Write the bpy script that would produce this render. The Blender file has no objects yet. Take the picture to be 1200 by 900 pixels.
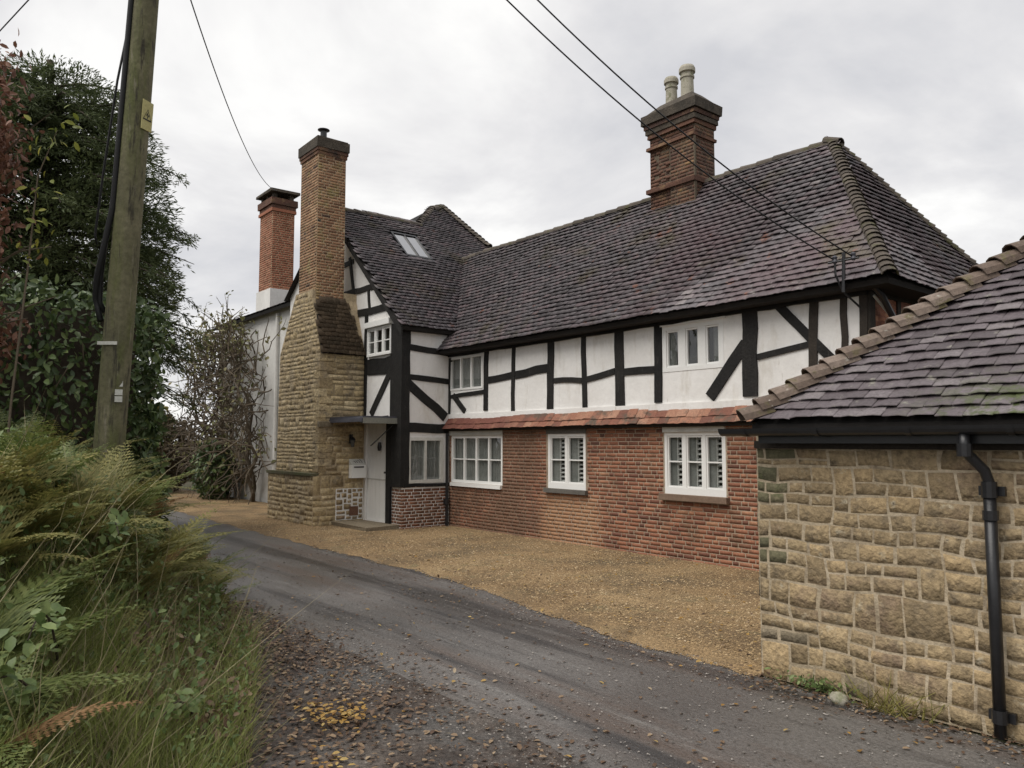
import bpy, math, random
import numpy as np
from mathutils import Vector, Matrix, noise

random.seed(11)
rng = np.random.default_rng(11)
R_ = math.radians
SC = bpy.context.scene
COL = SC.collection

# ------------------------------------------------------------------ camera
CAM = Vector((0.0, 0.0, 1.85))
cd = bpy.data.cameras.new('camera')
cd.lens = 27.0
cd.sensor_width = 36.0
cd.clip_end = 3000
cam = bpy.data.objects.new('camera', cd)
COL.objects.link(cam)
cam.location = CAM
cam.rotation_euler = (R_(90 + 4.321), 0, R_(50.954))
SC.camera = cam

# ------------------------------------------------------------------ light
SUN_ELEV, SUN_AZ = R_(57), (-0.16, -0.98)          # the light comes from the road side, a little from the left
sd = bpy.data.lights.new('sun', 'SUN')
sd.energy = 1.5
sd.angle = R_(50)
sd.color = (1.0, 0.96, 0.90)
sun = bpy.data.objects.new('sun', sd)
COL.objects.link(sun)
_h = Vector((SUN_AZ[0], SUN_AZ[1], 0)).normalized()
sun.rotation_euler = (-(_h * math.cos(SUN_ELEV) + Vector((0, 0, math.sin(SUN_ELEV))))).to_track_quat('-Z', 'Y').to_euler()
world = bpy.data.worlds.new('World')
SC.world = world
world.use_nodes = True
wn = world.node_tree
wn.nodes.clear()
w_out = wn.nodes.new('ShaderNodeOutputWorld')
w_bg = wn.nodes.new('ShaderNodeBackground')
w_bg.inputs['Strength'].default_value = 0.062
w_sky = wn.nodes.new('ShaderNodeTexSky')
w_sky.sky_type = 'NISHITA'
w_sky.sun_disc = False
w_sky.sun_elevation = SUN_ELEV
w_sky.sun_rotation = math.atan2(SUN_AZ[0], SUN_AZ[1])
w_tc = wn.nodes.new('ShaderNodeTexCoord')
w_sep = wn.nodes.new('ShaderNodeSeparateXYZ')
wn.links.new(w_tc.outputs['Generated'], w_sep.inputs[0])
w_add = wn.nodes.new('ShaderNodeMath'); w_add.operation = 'ADD'; w_add.inputs[1].default_value = 0.22
w_abs = wn.nodes.new('ShaderNodeMath'); w_abs.operation = 'ABSOLUTE'
wn.links.new(w_sep.outputs['Z'], w_abs.inputs[0]); wn.links.new(w_abs.outputs[0], w_add.inputs[0])
w_comb = wn.nodes.new('ShaderNodeCombineXYZ')
for k in 'XY':
    dv = wn.nodes.new('ShaderNodeMath'); dv.operation = 'DIVIDE'
    wn.links.new(w_sep.outputs[k], dv.inputs[0]); wn.links.new(w_add.outputs[0], dv.inputs[1])
    wn.links.new(dv.outputs[0], w_comb.inputs[k])
w_n = wn.nodes.new('ShaderNodeTexNoise')
w_n.inputs['Scale'].default_value = 1.25; w_n.inputs['Detail'].default_value = 7; w_n.inputs['Roughness'].default_value = 0.55
w_n.inputs['Distortion'].default_value = 0.35
wn.links.new(w_comb.outputs[0], w_n.inputs['Vector'])
w_r = wn.nodes.new('ShaderNodeValToRGB')
w_r.color_ramp.elements[0].position = 0.37; w_r.color_ramp.elements[0].color = (5.75, 5.75, 5.95, 1)
w_r.color_ramp.elements[1].position = 0.61; w_r.color_ramp.elements[1].color = (8.9, 8.8, 8.6, 1)
e_ = w_r.color_ramp.elements.new(0.5); e_.color = (7.2, 7.1, 7.1, 1)
wn.links.new(w_n.outputs['Fac'], w_r.inputs[0])
w_mix = wn.nodes.new('ShaderNodeMixRGB')
w_mix.inputs[0].default_value = 0.93
wn.links.new(w_sky.outputs[0], w_mix.inputs[1]); wn.links.new(w_r.outputs[0], w_mix.inputs[2])
wn.links.new(w_mix.outputs[0], w_bg.inputs['Color'])
wn.links.new(w_bg.outputs[0], w_out.inputs[0])
SC.view_settings.view_transform = 'Standard'
SC.view_settings.look = 'None'
SC.view_settings.gamma = 1
SC.view_settings.exposure = 0.95
SC.cycles.max_bounces = 6

_fwd = cam.rotation_euler.to_matrix() @ Vector((0, 0, -1))
_rt = cam.rotation_euler.to_matrix() @ Vector((1, 0, 0))
_up = cam.rotation_euler.to_matrix() @ Vector((0, 1, 0))


def view_weight(p):
    """rough picture size of a piece at p (0 outside the frame); only decides which pieces become objects of their own"""
    d = Vector(p) - CAM
    z = d.dot(_fwd)
    if z < 0.3: return 0
    if abs(d.dot(_rt) / z) > 0.69 or abs(d.dot(_up) / z) > 0.53: return 0
    return 1 / d.length_squared


# ------------------------------------------------------------------ materials
def nd(nt, t, **kw):
    n = nt.nodes.new(t)
    for k, v in kw.items(): setattr(n, k, v)
    return n


def ramp_set(node, stops):
    r = node.color_ramp
    while len(r.elements) > 1: r.elements.remove(r.elements[-1])
    r.elements[0].position = stops[0][0]; r.elements[0].color = (*stops[0][1], 1)
    for p, c in stops[1:]:
        e = r.elements.new(p); e.color = (*c, 1)


def MAT(name, stops, rough=0.8, nmix=0.3, nscale=2.0, fine=0.25, fscale=40, bump=0.15, bscale=60, bdist=0.01, spec=0.3,
        patches=(), stretch=None, trans=0.0, detail=5, rvar=0.0, metallic=0.0):
    m = bpy.data.materials.new(name)
    m.use_nodes = True
    nt = m.node_tree
    b = nt.nodes['Principled BSDF']
    L = nt.links.new
    geo = nd(nt, 'ShaderNodeNewGeometry')
    oi = nd(nt, 'ShaderNodeObjectInfo')
    pos = geo.outputs['Position']
    a = nd(nt, 'ShaderNodeMath', operation='ADD'); L(geo.outputs['Random Per Island'], a.inputs[0]); L(oi.outputs['Random'], a.inputs[1])
    f = nd(nt, 'ShaderNodeMath', operation='FRACT'); L(a.outputs[0], f.inputs[0])
    n1 = nd(nt, 'ShaderNodeTexNoise'); n1.inputs['Scale'].default_value = nscale; n1.inputs['Detail'].default_value = detail
    L(pos, n1.inputs['Vector'])
    st = nd(nt, 'ShaderNodeMapRange'); st.inputs[1].default_value = 0.28; st.inputs[2].default_value = 0.72; L(n1.outputs['Fac'], st.inputs[0])
    mx = nd(nt, 'ShaderNodeMix'); mx.inputs[0].default_value = nmix; L(f.outputs[0], mx.inputs[2]); L(st.outputs[0], mx.inputs[3])
    cr = nd(nt, 'ShaderNodeValToRGB'); ramp_set(cr, stops); L(mx.outputs[0], cr.inputs[0])
    col = cr.outputs[0]
    for (pc, psc, lo, hi, *ax) in patches:
        pn = nd(nt, 'ShaderNodeTexNoise'); pn.inputs['Scale'].default_value = psc; pn.inputs['Detail'].default_value = 6
        pn.inputs['Roughness'].default_value = 0.65
        if stretch:
            vs = nd(nt, 'ShaderNodeVectorMath', operation='MULTIPLY'); L(pos, vs.inputs[0]); vs.inputs[1].default_value = stretch; L(vs.outputs[0], pn.inputs['Vector'])
        else: L(pos, pn.inputs['Vector'])
        pr = nd(nt, 'ShaderNodeMapRange'); pr.inputs[1].default_value = lo; pr.inputs[2].default_value = hi
        L(pn.outputs['Fac'], pr.inputs[0])
        fac = pr.outputs[0]
        if ax:                                          # (axis, from, to): the patch only grows in that stretch of the place
            for (axis, x0, x1) in ax:
                sp = nd(nt, 'ShaderNodeSeparateXYZ'); L(pos, sp.inputs[0])
                mr = nd(nt, 'ShaderNodeMapRange', interpolation_type='SMOOTHSTEP'); mr.inputs[1].default_value = x0; mr.inputs[2].default_value = x1
                L(sp.outputs[axis], mr.inputs[0])
                ml = nd(nt, 'ShaderNodeMath', operation='MULTIPLY'); L(fac, ml.inputs[0]); L(mr.outputs[0], ml.inputs[1]); fac = ml.outputs[0]
        pm = nd(nt, 'ShaderNodeMixRGB'); L(fac, pm.inputs[0]); L(col, pm.inputs[1]); pm.inputs[2].default_value = (*pc, 1)
        col = pm.outputs[0]
    n2 = nd(nt, 'ShaderNodeTexNoise'); n2.inputs['Scale'].default_value = fscale; n2.inputs['Detail'].default_value = 6
    n2.inputs['Roughness'].default_value = 0.7
    L(pos, n2.inputs['Vector'])
    mr = nd(nt, 'ShaderNodeMapRange'); mr.inputs[1].default_value = 0.25; mr.inputs[2].default_value = 0.75
    mr.inputs[3].default_value = 1 - fine; mr.inputs[4].default_value = 1 + fine
    L(n2.outputs['Fac'], mr.inputs[0])
    vm = nd(nt, 'ShaderNodeVectorMath', operation='SCALE'); L(col, vm.inputs[0]); L(mr.outputs[0], vm.inputs['Scale'])
    L(vm.outputs[0], b.inputs['Base Color'])
    b.inputs['Roughness'].default_value = rough
    b.inputs['Specular IOR Level'].default_value = spec
    b.inputs['Metallic'].default_value = metallic
    if rvar:
        rr = nd(nt, 'ShaderNodeMapRange'); rr.inputs[3].default_value = rough - rvar; rr.inputs[4].default_value = min(1, rough + rvar)
        L(st.outputs[0], rr.inputs[0]); L(rr.outputs[0], b.inputs['Roughness'])
    if bump:
        n3 = nd(nt, 'ShaderNodeTexNoise'); n3.inputs['Scale'].default_value = bscale; n3.inputs['Detail'].default_value = 6
        L(pos, n3.inputs['Vector'])
        bp = nd(nt, 'ShaderNodeBump'); bp.inputs['Strength'].default_value = bump; bp.inputs['Distance'].default_value = bdist
        L(n3.outputs['Fac'], bp.inputs['Height']); L(bp.outputs[0], b.inputs['Normal'])
    if trans:
        tr = nd(nt, 'ShaderNodeBsdfTranslucent'); L(vm.outputs[0], tr.inputs[0])
        ms = nd(nt, 'ShaderNodeMixShader'); ms.inputs[0].default_value = trans
        L(b.outputs[0], ms.inputs[1]); L(tr.outputs[0], ms.inputs[2]); L(ms.outputs[0], nt.nodes['Material Output'].inputs[0])
    return m


def GLASS(name, tint=(0.84, 0.86, 0.85), refl=.10):
    m = bpy.data.materials.new(name); m.use_nodes = True
    nt = m.node_tree; nt.nodes.clear(); L = nt.links.new
    o = nd(nt, 'ShaderNodeOutputMaterial'); t = nd(nt, 'ShaderNodeBsdfTransparent'); t.inputs[0].default_value = (*tint, 1)
    g = nd(nt, 'ShaderNodeBsdfGlossy'); g.inputs['Roughness'].default_value = 0.02
    lw = nd(nt, 'ShaderNodeLayerWeight'); lw.inputs['Blend'].default_value = .5
    pw = nd(nt, 'ShaderNodeMath', operation='POWER'); L(lw.outputs['Facing'], pw.inputs[0]); pw.inputs[1].default_value = 4
    fr = nd(nt, 'ShaderNodeMapRange'); L(pw.outputs[0], fr.inputs[0]); fr.inputs[3].default_value = refl; fr.inputs[4].default_value = 1
    n = nd(nt, 'ShaderNodeTexNoise'); n.inputs['Scale'].default_value = 2.5; geo = nd(nt, 'ShaderNodeNewGeometry'); L(geo.outputs['Position'], n.inputs['Vector'])
    bp = nd(nt, 'ShaderNodeBump'); bp.inputs['Strength'].default_value = 0.12; bp.inputs['Distance'].default_value = 0.1; L(n.outputs['Fac'], bp.inputs['Height'])
    L(bp.outputs[0], g.inputs['Normal'])
    mx = nd(nt, 'ShaderNodeMixShader'); L(fr.outputs[0], mx.inputs[0]); L(t.outputs[0], mx.inputs[1]); L(g.outputs[0], mx.inputs[2]); L(mx.outputs[0], o.inputs[0])
    return m


M = {}
M['tile'] = MAT('clay_roof_tile', [(0, (.036, .032, .034)), (.25, (.075, .066, .070)), (.55, (.110, .098, .104)), (.8, (.135, .102, .108)), (1, (.235, .22, .215))],
                rough=.5, nmix=.35, nscale=.7, fine=.45, fscale=30, bump=.35, bscale=45, spec=.4,
                patches=[((.10, .066, .072), .55, .42, .6, (0, -11, -8)), ((.23, .215, .19), 9, .60, .72), ((.085, .07, .04), .9, .55, .70), ((.028, .027, .022), 14, .60, .70), ((.17, .075, .05), 3.5, .64, .70)])
M['tile_warm'] = MAT('warm_roof_tile', [(0, (.042, .034, .036)), (.35, (.085, .068, .074)), (.7, (.12, .10, .108)), (1, (.18, .16, .16))],
                     rough=.55, nmix=.3, nscale=1.2, fine=.4, fscale=35, bump=.35, bscale=50, spec=.4,
                     patches=[((.20, .19, .16), 10, .60, .72), ((.035, .028, .02), 26, .63, .70), ((.055, .072, .016), 9, .47, .58, (0, -2.6, -1.6), (2, 2.45, 2.05))])
M['hip_tile'] = MAT('hip_tile_clay', [(0, (.08, .056, .042)), (.5, (.145, .108, .085)), (1, (.22, .175, .145))], rough=.75, nmix=.3, nscale=4, fine=.4, fscale=30,
                    bump=.35, bscale=50, patches=[((.10, .085, .04), 8, .54, .66), ((.3, .28, .24), 18, .62, .7)])
M['ridge_tile'] = MAT('ridge_tile_clay', [(0, (.045, .038, .032)), (.5, (.085, .07, .056)), (1, (.13, .11, .088))], rough=.8, nmix=.4, nscale=4, fine=.4, bump=.4, patches=[((.07, .068, .03), 4, .54, .66)])
M['shoulder_tile'] = MAT('mossy_brown_tile', [(0, (.045, .034, .02)), (.5, (.085, .06, .038)), (1, (.13, .095, .06))], rough=.75, nmix=.3, nscale=3, fine=.35, bump=.3)
M['red_tile'] = MAT('red_clay_tile', [(0, (.12, .052, .038)), (.35, (.23, .095, .062)), (.7, (.30, .145, .092)), (1, (.38, .22, .15))], rough=.75, nmix=.2, nscale=3, fine=.35, bump=.3,
                    patches=[((.10, .075, .055), 4, .50, .64), ((.15, .055, .04), 2, .3, .5, (0, -10.5, -12.5))])
M['deck'] = MAT('roof_underlay', [(0, (.012, .011, .010)), (1, (.025, .022, .02))], rough=.95)
M['brick'] = MAT('red_brick', [(0, (.065, .038, .032)), (.12, (.15, .066, .045)), (.4, (.24, .10, .06)), (.75, (.315, .14, .082)), (.93, (.36, .195, .115)), (1, (.42, .31, .22))],
                 rough=.88, nmix=.25, nscale=1.0, fine=.35, fscale=40, bump=.5, bscale=80,
                 patches=[((.155, .085, .055), 1.6, .30, .60, (0, -10.2, -11.4)), ((.40, .30, .22), 20, .65, .74), ((.17, .09, .055), 2.2, .52, .66), ((.35, .195, .11), 3, .2, .5, (0, -11.2, -10.7), (0, -9.2, -9.7), (2, 1.1, .7))])
M['mortar'] = MAT('lime_mortar', [(0, (.30, .235, .17)), (1, (.44, .355, .265))], rough=.95, nmix=1, nscale=5, fine=.3, bump=.4, bscale=120,
                  patches=[((.21, .15, .105), 1.6, .35, .6, (0, -10.2, -11.4)), ((.22, .16, .115), 1.3, .46, .62)])
M['old_brick'] = MAT('weathered_brick', [(0, (.10, .055, .034)), (.35, (.20, .105, .06)), (.75, (.28, .155, .086)), (1, (.37, .235, .14))], rough=.88, nmix=.3, nscale=1.2, fine=.3, bump=.4, bscale=80,
                     patches=[((.22, .175, .07), 3, .54, .68)])
M['dark_brick'] = MAT('sooty_brick', [(0, (.04, .028, .024)), (.5, (.105, .053, .037)), (1, (.18, .095, .06))], rough=.9, nmix=.35, nscale=2, fine=.4, bump=.5, bscale=80,
                      patches=[((.2, .125, .07), 3, .54, .68), ((.04, .034, .028), 2.2, .55, .68)])
M['chimney_mortar'] = MAT('sooty_mortar', [(0, (.09, .07, .05)), (1, (.15, .12, .085))], rough=.95, nmix=1, nscale=4, fine=.3)
M['far_brick'] = MAT('orange_brick', [(0, (.15, .06, .035)), (.5, (.25, .092, .053)), (1, (.33, .14, .085))], rough=.9, nmix=.3, nscale=1.5, fine=.3, bump=.4)
M['old_mortar'] = MAT('old_mortar', [(0, (.32, .25, .155)), (1, (.45, .36, .24))], rough=.95, nmix=1, nscale=4, fine=.35, fscale=25, bump=.6, bscale=40)
M['cap'] = MAT('weathered_cap', [(0, (.035, .03, .024)), (.5, (.07, .058, .045)), (1, (.12, .10, .075))], rough=.92, nmix=.6, nscale=5, fine=.5, fscale=25, bump=.6, bscale=30, bdist=.02)
M['pot'] = MAT('buff_clay_pot', [(0, (.30, .28, .22)), (1, (.42, .39, .32))], rough=.85, nmix=.8, nscale=6, fine=.25, patches=[((.2, .2, .13), 9, .52, .64)])
M['stone'] = MAT('sandstone', [(0, (.19, .142, .082)), (.3, (.28, .21, .122)), (.6, (.335, .255, .15)), (.85, (.38, .278, .155)), (1, (.42, .34, .22))],
                 rough=.9, nmix=.25, nscale=1.3, fine=.5, fscale=22, bump=1.0, bscale=30, bdist=.022,
                 patches=[((.18, .14, .09), 7, .52, .68), ((.43, .37, .265), 9, .60, .72), ((.10, .08, .056), 18, .64, .72), ((.23, .165, .11), 2.5, .54, .68)])
M['stone_grey'] = MAT('dark_sandstone', [(0, (.12, .098, .066)), (.6, (.17, .14, .095)), (1, (.22, .18, .125))], rough=.9, nmix=.3, nscale=3, fine=.5, fscale=28, bump=.9, bscale=42, bdist=.016)
M['stone_green'] = MAT('algae_stone', [(0, (.085, .08, .048)), (.6, (.14, .128, .075)), (1, (.19, .165, .10))], rough=.9, nmix=.5, nscale=3, fine=.45, fscale=28, bump=.8, bscale=42, bdist=.015, patches=[((.09, .10, .045), 5, .5, .64)])
M['stone_mortar'] = MAT('sandy_mortar', [(0, (.34, .275, .185)), (1, (.48, .40, .29))], rough=.95, nmix=1, nscale=3, fine=.4, fscale=30, bump=.7, bscale=60, patches=[((.24, .19, .13), 4, .5, .65)])
M['stack_stone'] = MAT('golden_rubble', [(0, (.22, .165, .095)), (.3, (.34, .26, .145)), (.65, (.43, .335, .19)), (1, (.53, .435, .28))], rough=.92, nmix=.25, nscale=1.3, fine=.5, fscale=18,
                       bump=.9, bscale=26, bdist=.025, patches=[((.20, .165, .115), 5, .54, .68), ((.26, .21, .145), 1.6, .5, .7)])
M['plaster'] = MAT('white_limewash', [(0, (.70, .68, .65)), (1, (.80, .785, .76))], rough=.85, nmix=1, nscale=1.1, fine=.06, fscale=14, bump=.4, bscale=7, bdist=.02, stretch=(2.2, 2.2, .6),
                   patches=[((.57, .535, .475), 1.5, .56, .76), ((.48, .45, .4), 6, .66, .78)])
M['white_wall'] = MAT('old_white_render', [(0, (.56, .55, .52)), (1, (.70, .69, .66))], rough=.9, nmix=1, nscale=.9, fine=.1, fscale=9, bump=.3, bscale=12)
M['paint'] = MAT('white_gloss_paint', [(0, (.76, .755, .73)), (1, (.80, .795, .77))], rough=.4, nmix=.5, nscale=4, fine=.04, bump=.05, spec=.5)
M['paint_dirty'] = MAT('grey_white_paint', [(0, (.45, .44, .40)), (1, (.62, .61, .57))], rough=.6, nmix=.8, nscale=4, fine=.12)
M['timber'] = MAT('black_timber', [(0, (.007, .007, .007)), (1, (.022, .020, .018))], rough=.72, nmix=.6, nscale=6, fine=.5, fscale=30, bump=.8, bscale=28, spec=.3, stretch=(5, 5, .6), patches=[((.05, .045, .04), 5, .60, .72)])
M['old_timber'] = MAT('brown_black_timber', [(0, (.018, .015, .012)), (1, (.045, .036, .028))], rough=.8, nmix=.6, nscale=6, fine=.4, bump=.5, bscale=35)
M['sill'] = MAT('brown_sill', [(0, (.13, .085, .06)), (1, (.20, .14, .10))], rough=.8, nmix=.6, nscale=8)
M['slate_sill'] = MAT('grey_sill', [(0, (.09, .085, .075)), (1, (.14, .13, .115))], rough=.8, nmix=.6, nscale=8)
M['lead'] = MAT('lead_sheet', [(0, (.035, .035, .045)), (1, (.065, .065, .08))], rough=.55, nmix=.8, nscale=5, spec=.5)
M['grey_wood'] = MAT('weathered_wood', [(0, (.13, .13, .11)), (1, (.22, .215, .18))], rough=.85, nmix=.7, nscale=5)
M['iron'] = MAT('black_iron', [(0, (.010, .010, .011)), (1, (.02, .02, .022))], rough=.38, nmix=.5, nscale=8, fine=.2, bump=.1, spec=.5)
M['dark'] = MAT('room_dark', [(0, (.09, .088, .08)), (1, (.13, .128, .115))], rough=.95)
M['curtain'] = MAT('pale_curtain', [(0, (.17, .175, .165)), (1, (.30, .30, .285))], rough=.95, nmix=.7, nscale=3)
M['shutter'] = MAT('louvre_paint', [(0, (.46, .455, .43)), (1, (.54, .53, .51))], rough=.5)
M['glass'] = GLASS('window_glass')
M['roof_glass'] = GLASS('rooflight_glass', (.3, .32, .34), .62)
M['end_wall'] = MAT('red_end_wall', [(0, (.20, .085, .06)), (1, (.32, .15, .11))], rough=.9, nmix=1, nscale=3, fine=.3)
M['pole'] = MAT('creosoted_pole', [(0, (.085, .08, .05)), (.5, (.13, .122, .072)), (1, (.175, .16, .10))], rough=.88, nmix=1, nscale=2.2, fine=.35, fscale=18, bump=.6, bscale=30, stretch=(3, 3, .3),
                patches=[((.10, .11, .04), 2.0, .46, .66), ((.055, .05, .036), 5, .56, .64), ((.22, .2, .15), 7, .60, .70)])
M['yellow_sign'] = MAT('yellow_plate', [(0, (.40, .36, .15)), (1, (.48, .44, .2))], rough=.5, nmix=.6, nscale=9)
M['tag'] = MAT('pale_metal_tag', [(0, (.42, .42, .38)), (1, (.55, .55, .5))], rough=.5)
M['rubber'] = MAT('black_rubber', [(0, (.009, .009, .010)), (1, (.016, .016, .017))], rough=.6, bump=0)
M['ground'] = MAT('damp_earth', [(0, (.025, .019, .012)), (.5, (.05, .038, .024)), (1, (.085, .062, .04))], rough=.95, nmix=1, nscale=3, fine=.5, fscale=30, bump=.8, bscale=30, bdist=.04,
                  patches=[((.045, .055, .018), 1.2, .45, .65)])
M['road'] = MAT('worn_asphalt', [(0, (.066, .060, .056)), (.5, (.104, .096, .090)), (1, (.142, .133, .125))], rough=.42, nmix=1, nscale=.5, fine=.5, fscale=38, bump=.7, bscale=60, bdist=.012, spec=.55, rvar=.18, detail=8, stretch=(.16, 2.0, 1),
                patches=[((.085, .062, .05), .9, .48, .70), ((.036, .033, .032), 1.3, .52, .64), ((.17, .162, .152), 2.4, .60, .74), ((.07, .054, .042), 6, .36, .58, (1, 3.6, 2.8)), ((.03, .025, .022), 1.1, .40, .52, (1, 4.75, 4.95), (1, 5.35, 5.15), (0, -3, -7))])
M['gravel'] = MAT('golden_gravel', [(0, (.16, .105, .055)), (.5, (.29, .193, .098)), (1, (.36, .255, .135))], rough=.9, nmix=1, nscale=.9, fine=.7, fscale=40, bump=1.0, bscale=60, bdist=.03,
                  patches=[((.12, .085, .05), 34, .54, .64), ((.46, .36, .22), 50, .60, .68), ((.12, .09, .055), .8, .47, .68), ((.20, .16, .085), 2.2, .55, .7)])
M['verge'] = MAT('verge_dirt', [(0, (.035, .027, .023)), (.5, (.07, .055, .046)), (1, (.12, .102, .088))], rough=.8, nmix=1, nscale=2, fine=.7, fscale=36, bump=1.0, bscale=40, bdist=.03,
                 patches=[((.19, .17, .145), 34, .60, .68), ((.09, .085, .08), 1.5, .48, .62)])
M['pebble'] = MAT('gravel_pebble', [(0, (.10, .068, .04)), (.4, (.26, .175, .09)), (.8, (.39, .28, .15)), (1, (.54, .43, .29))], rough=.85, nmix=.15, bump=0)
M['grit'] = MAT('road_grit', [(0, (.05, .045, .04)), (.6, (.16, .145, .13)), (1, (.34, .31, .28))], rough=.9, nmix=.1, bump=0)
M['litter'] = MAT('fallen_leaves', [(0, (.045, .028, .02)), (.35, (.10, .06, .038)), (.65, (.17, .11, .065)), (.88, (.28, .2, .125)), (1, (.44, .37, .26))], rough=.55, nmix=.2, nscale=1.6, bump=0, trans=.1)
M['yellow_leaf'] = MAT('yellow_fallen_leaves', [(0, (.20, .105, .03)), (.5, (.34, .2, .05)), (1, (.42, .31, .12))], rough=.6, nmix=.1, bump=0, trans=.15)
M['bark'] = MAT('dark_bark', [(0, (.03, .024, .017)), (1, (.07, .055, .04))], rough=.95, nmix=.8, nscale=5, bump=.6, bscale=25)
M['twig'] = MAT('grey_brown_twig', [(0, (.065, .05, .035)), (1, (.15, .12, .085))], rough=.9, nmix=.5, bump=0)
M['conifer'] = MAT('conifer_foliage', [(0, (.035, .05, .02)), (.45, (.08, .105, .042)), (.8, (.13, .155, .062)), (1, (.19, .2, .085))], rough=.6, nmix=.5, nscale=.8, bump=0, trans=.3)
M['laurel'] = MAT('laurel_leaf', [(0, (.026, .044, .018)), (.5, (.065, .10, .036)), (.8, (.115, .16, .056)), (1, (.22, .26, .10))], rough=.4, nmix=.2, nscale=1, bump=0, spec=.36, trans=.18)
M['beech'] = MAT('russet_leaf', [(0, (.08, .036, .025)), (.45, (.17, .08, .052)), (.8, (.25, .13, .085)), (1, (.34, .21, .13))], rough=.5, nmix=.3, nscale=2, bump=0, trans=.2)
M['spring_leaf'] = MAT('yellow_green_leaf', [(0, (.10, .14, .03)), (.5, (.2, .22, .04)), (1, (.36, .33, .06))], rough=.5, nmix=.2, bump=0, trans=.3)
M['fern_green'] = MAT('green_bracken', [(0, (.05, .075, .02)), (.5, (.115, .145, .04)), (1, (.21, .23, .08))], rough=.5, nmix=.3, nscale=1.5, bump=0, trans=.3)
M['fern_gold'] = MAT('turning_bracken', [(0, (.085, .09, .024)), (.5, (.16, .155, .045)), (1, (.28, .24, .085))], rough=.6, nmix=.3, nscale=1.5, bump=0, trans=.3)
M['fern_brown'] = MAT('rusty_bracken', [(0, (.13, .065, .03)), (.5, (.22, .125, .055)), (1, (.33, .2, .10))], rough=.7, nmix=.3, nscale=1.5, bump=0, trans=.25)
M['grass'] = MAT('verge_grass', [(0, (.13, .165, .04)), (.4, (.25, .295, .085)), (.75, (.38, .40, .15)), (1, (.52, .49, .27))], rough=.45, nmix=.35, nscale=1.4, bump=0, trans=.45)
M['straw'] = MAT('dry_grass', [(0, (.18, .15, .08)), (1, (.36, .31, .19))], rough=.7, nmix=.2, bump=0, trans=.2)
M['bramble'] = MAT('bramble_leaf', [(0, (.06, .10, .035)), (.5, (.12, .17, .055)), (1, (.24, .29, .11))], rough=.42, nmix=.3, nscale=2, bump=0, trans=.3)
M['far_yellow'] = MAT('yellow_autumn_leaf', [(0, (.10, .10, .03)), (.5, (.2, .18, .05)), (1, (.3, .25, .09))], rough=.6, nmix=.4, nscale=1, bump=0, trans=.25)
M['hedge_brown'] = MAT('brown_hedge_leaf', [(0, (.035, .026, .016)), (.6, (.075, .055, .032)), (1, (.12, .10, .045))], rough=.7, nmix=.4, nscale=1, bump=0, trans=.15)
M['vine_leaf'] = MAT('vine_leaf', [(0, (.08, .09, .03)), (.5, (.15, .15, .06)), (1, (.26, .22, .11))], rough=.6, nmix=.3, bump=0, trans=.25)

# ------------------------------------------------------------------ object helpers
W = {}                                                   # world matrix of everything linked here


def link(o, parent=None, mw=None):
    mw = mw or Matrix.Identity(4)
    COL.objects.link(o)
    if parent is not None:
        o.parent = parent
        o.matrix_basis = W[parent.name].inverted() @ mw
    else:
        o.matrix_basis = mw
    W[o.name] = mw
    return o


def thing(name, loc, label, cat, group=None):
    o = bpy.data.objects.new(name, None)
    o.empty_display_size = .2
    link(o, None, Matrix.Translation(loc))
    return tag(o, label, cat, group)


def tag(o, label=None, cat=None, group=None, kind=None):
    if label: o['label'] = label
    if cat: o['category'] = cat
    if group: o['group'] = group
    if kind: o['kind'] = kind
    return o


def np_mesh(name, V, F, mat, smooth=False):
    """V (n,3) array, F (m,k) array of equal-sized faces"""
    V = np.asarray(V, dtype=np.float32); F = np.asarray(F, dtype=np.int32)
    me = bpy.data.meshes.new(name)
    me.vertices.add(len(V)); me.vertices.foreach_set('co', V.ravel())
    k = F.shape[1]
    me.loops.add(F.size); me.loops.foreach_set('vertex_index', F.ravel())
    me.polygons.add(len(F)); me.polygons.foreach_set('loop_start', np.arange(0, F.size, k, dtype=np.int32))
    me.polygons.foreach_set('loop_total', np.full(len(F), k, dtype=np.int32))
    if smooth: me.polygons.foreach_set('use_smooth', np.ones(len(F), dtype=bool))
    me.materials.append(mat)
    me.update(calc_edges=True)
    return me


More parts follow.
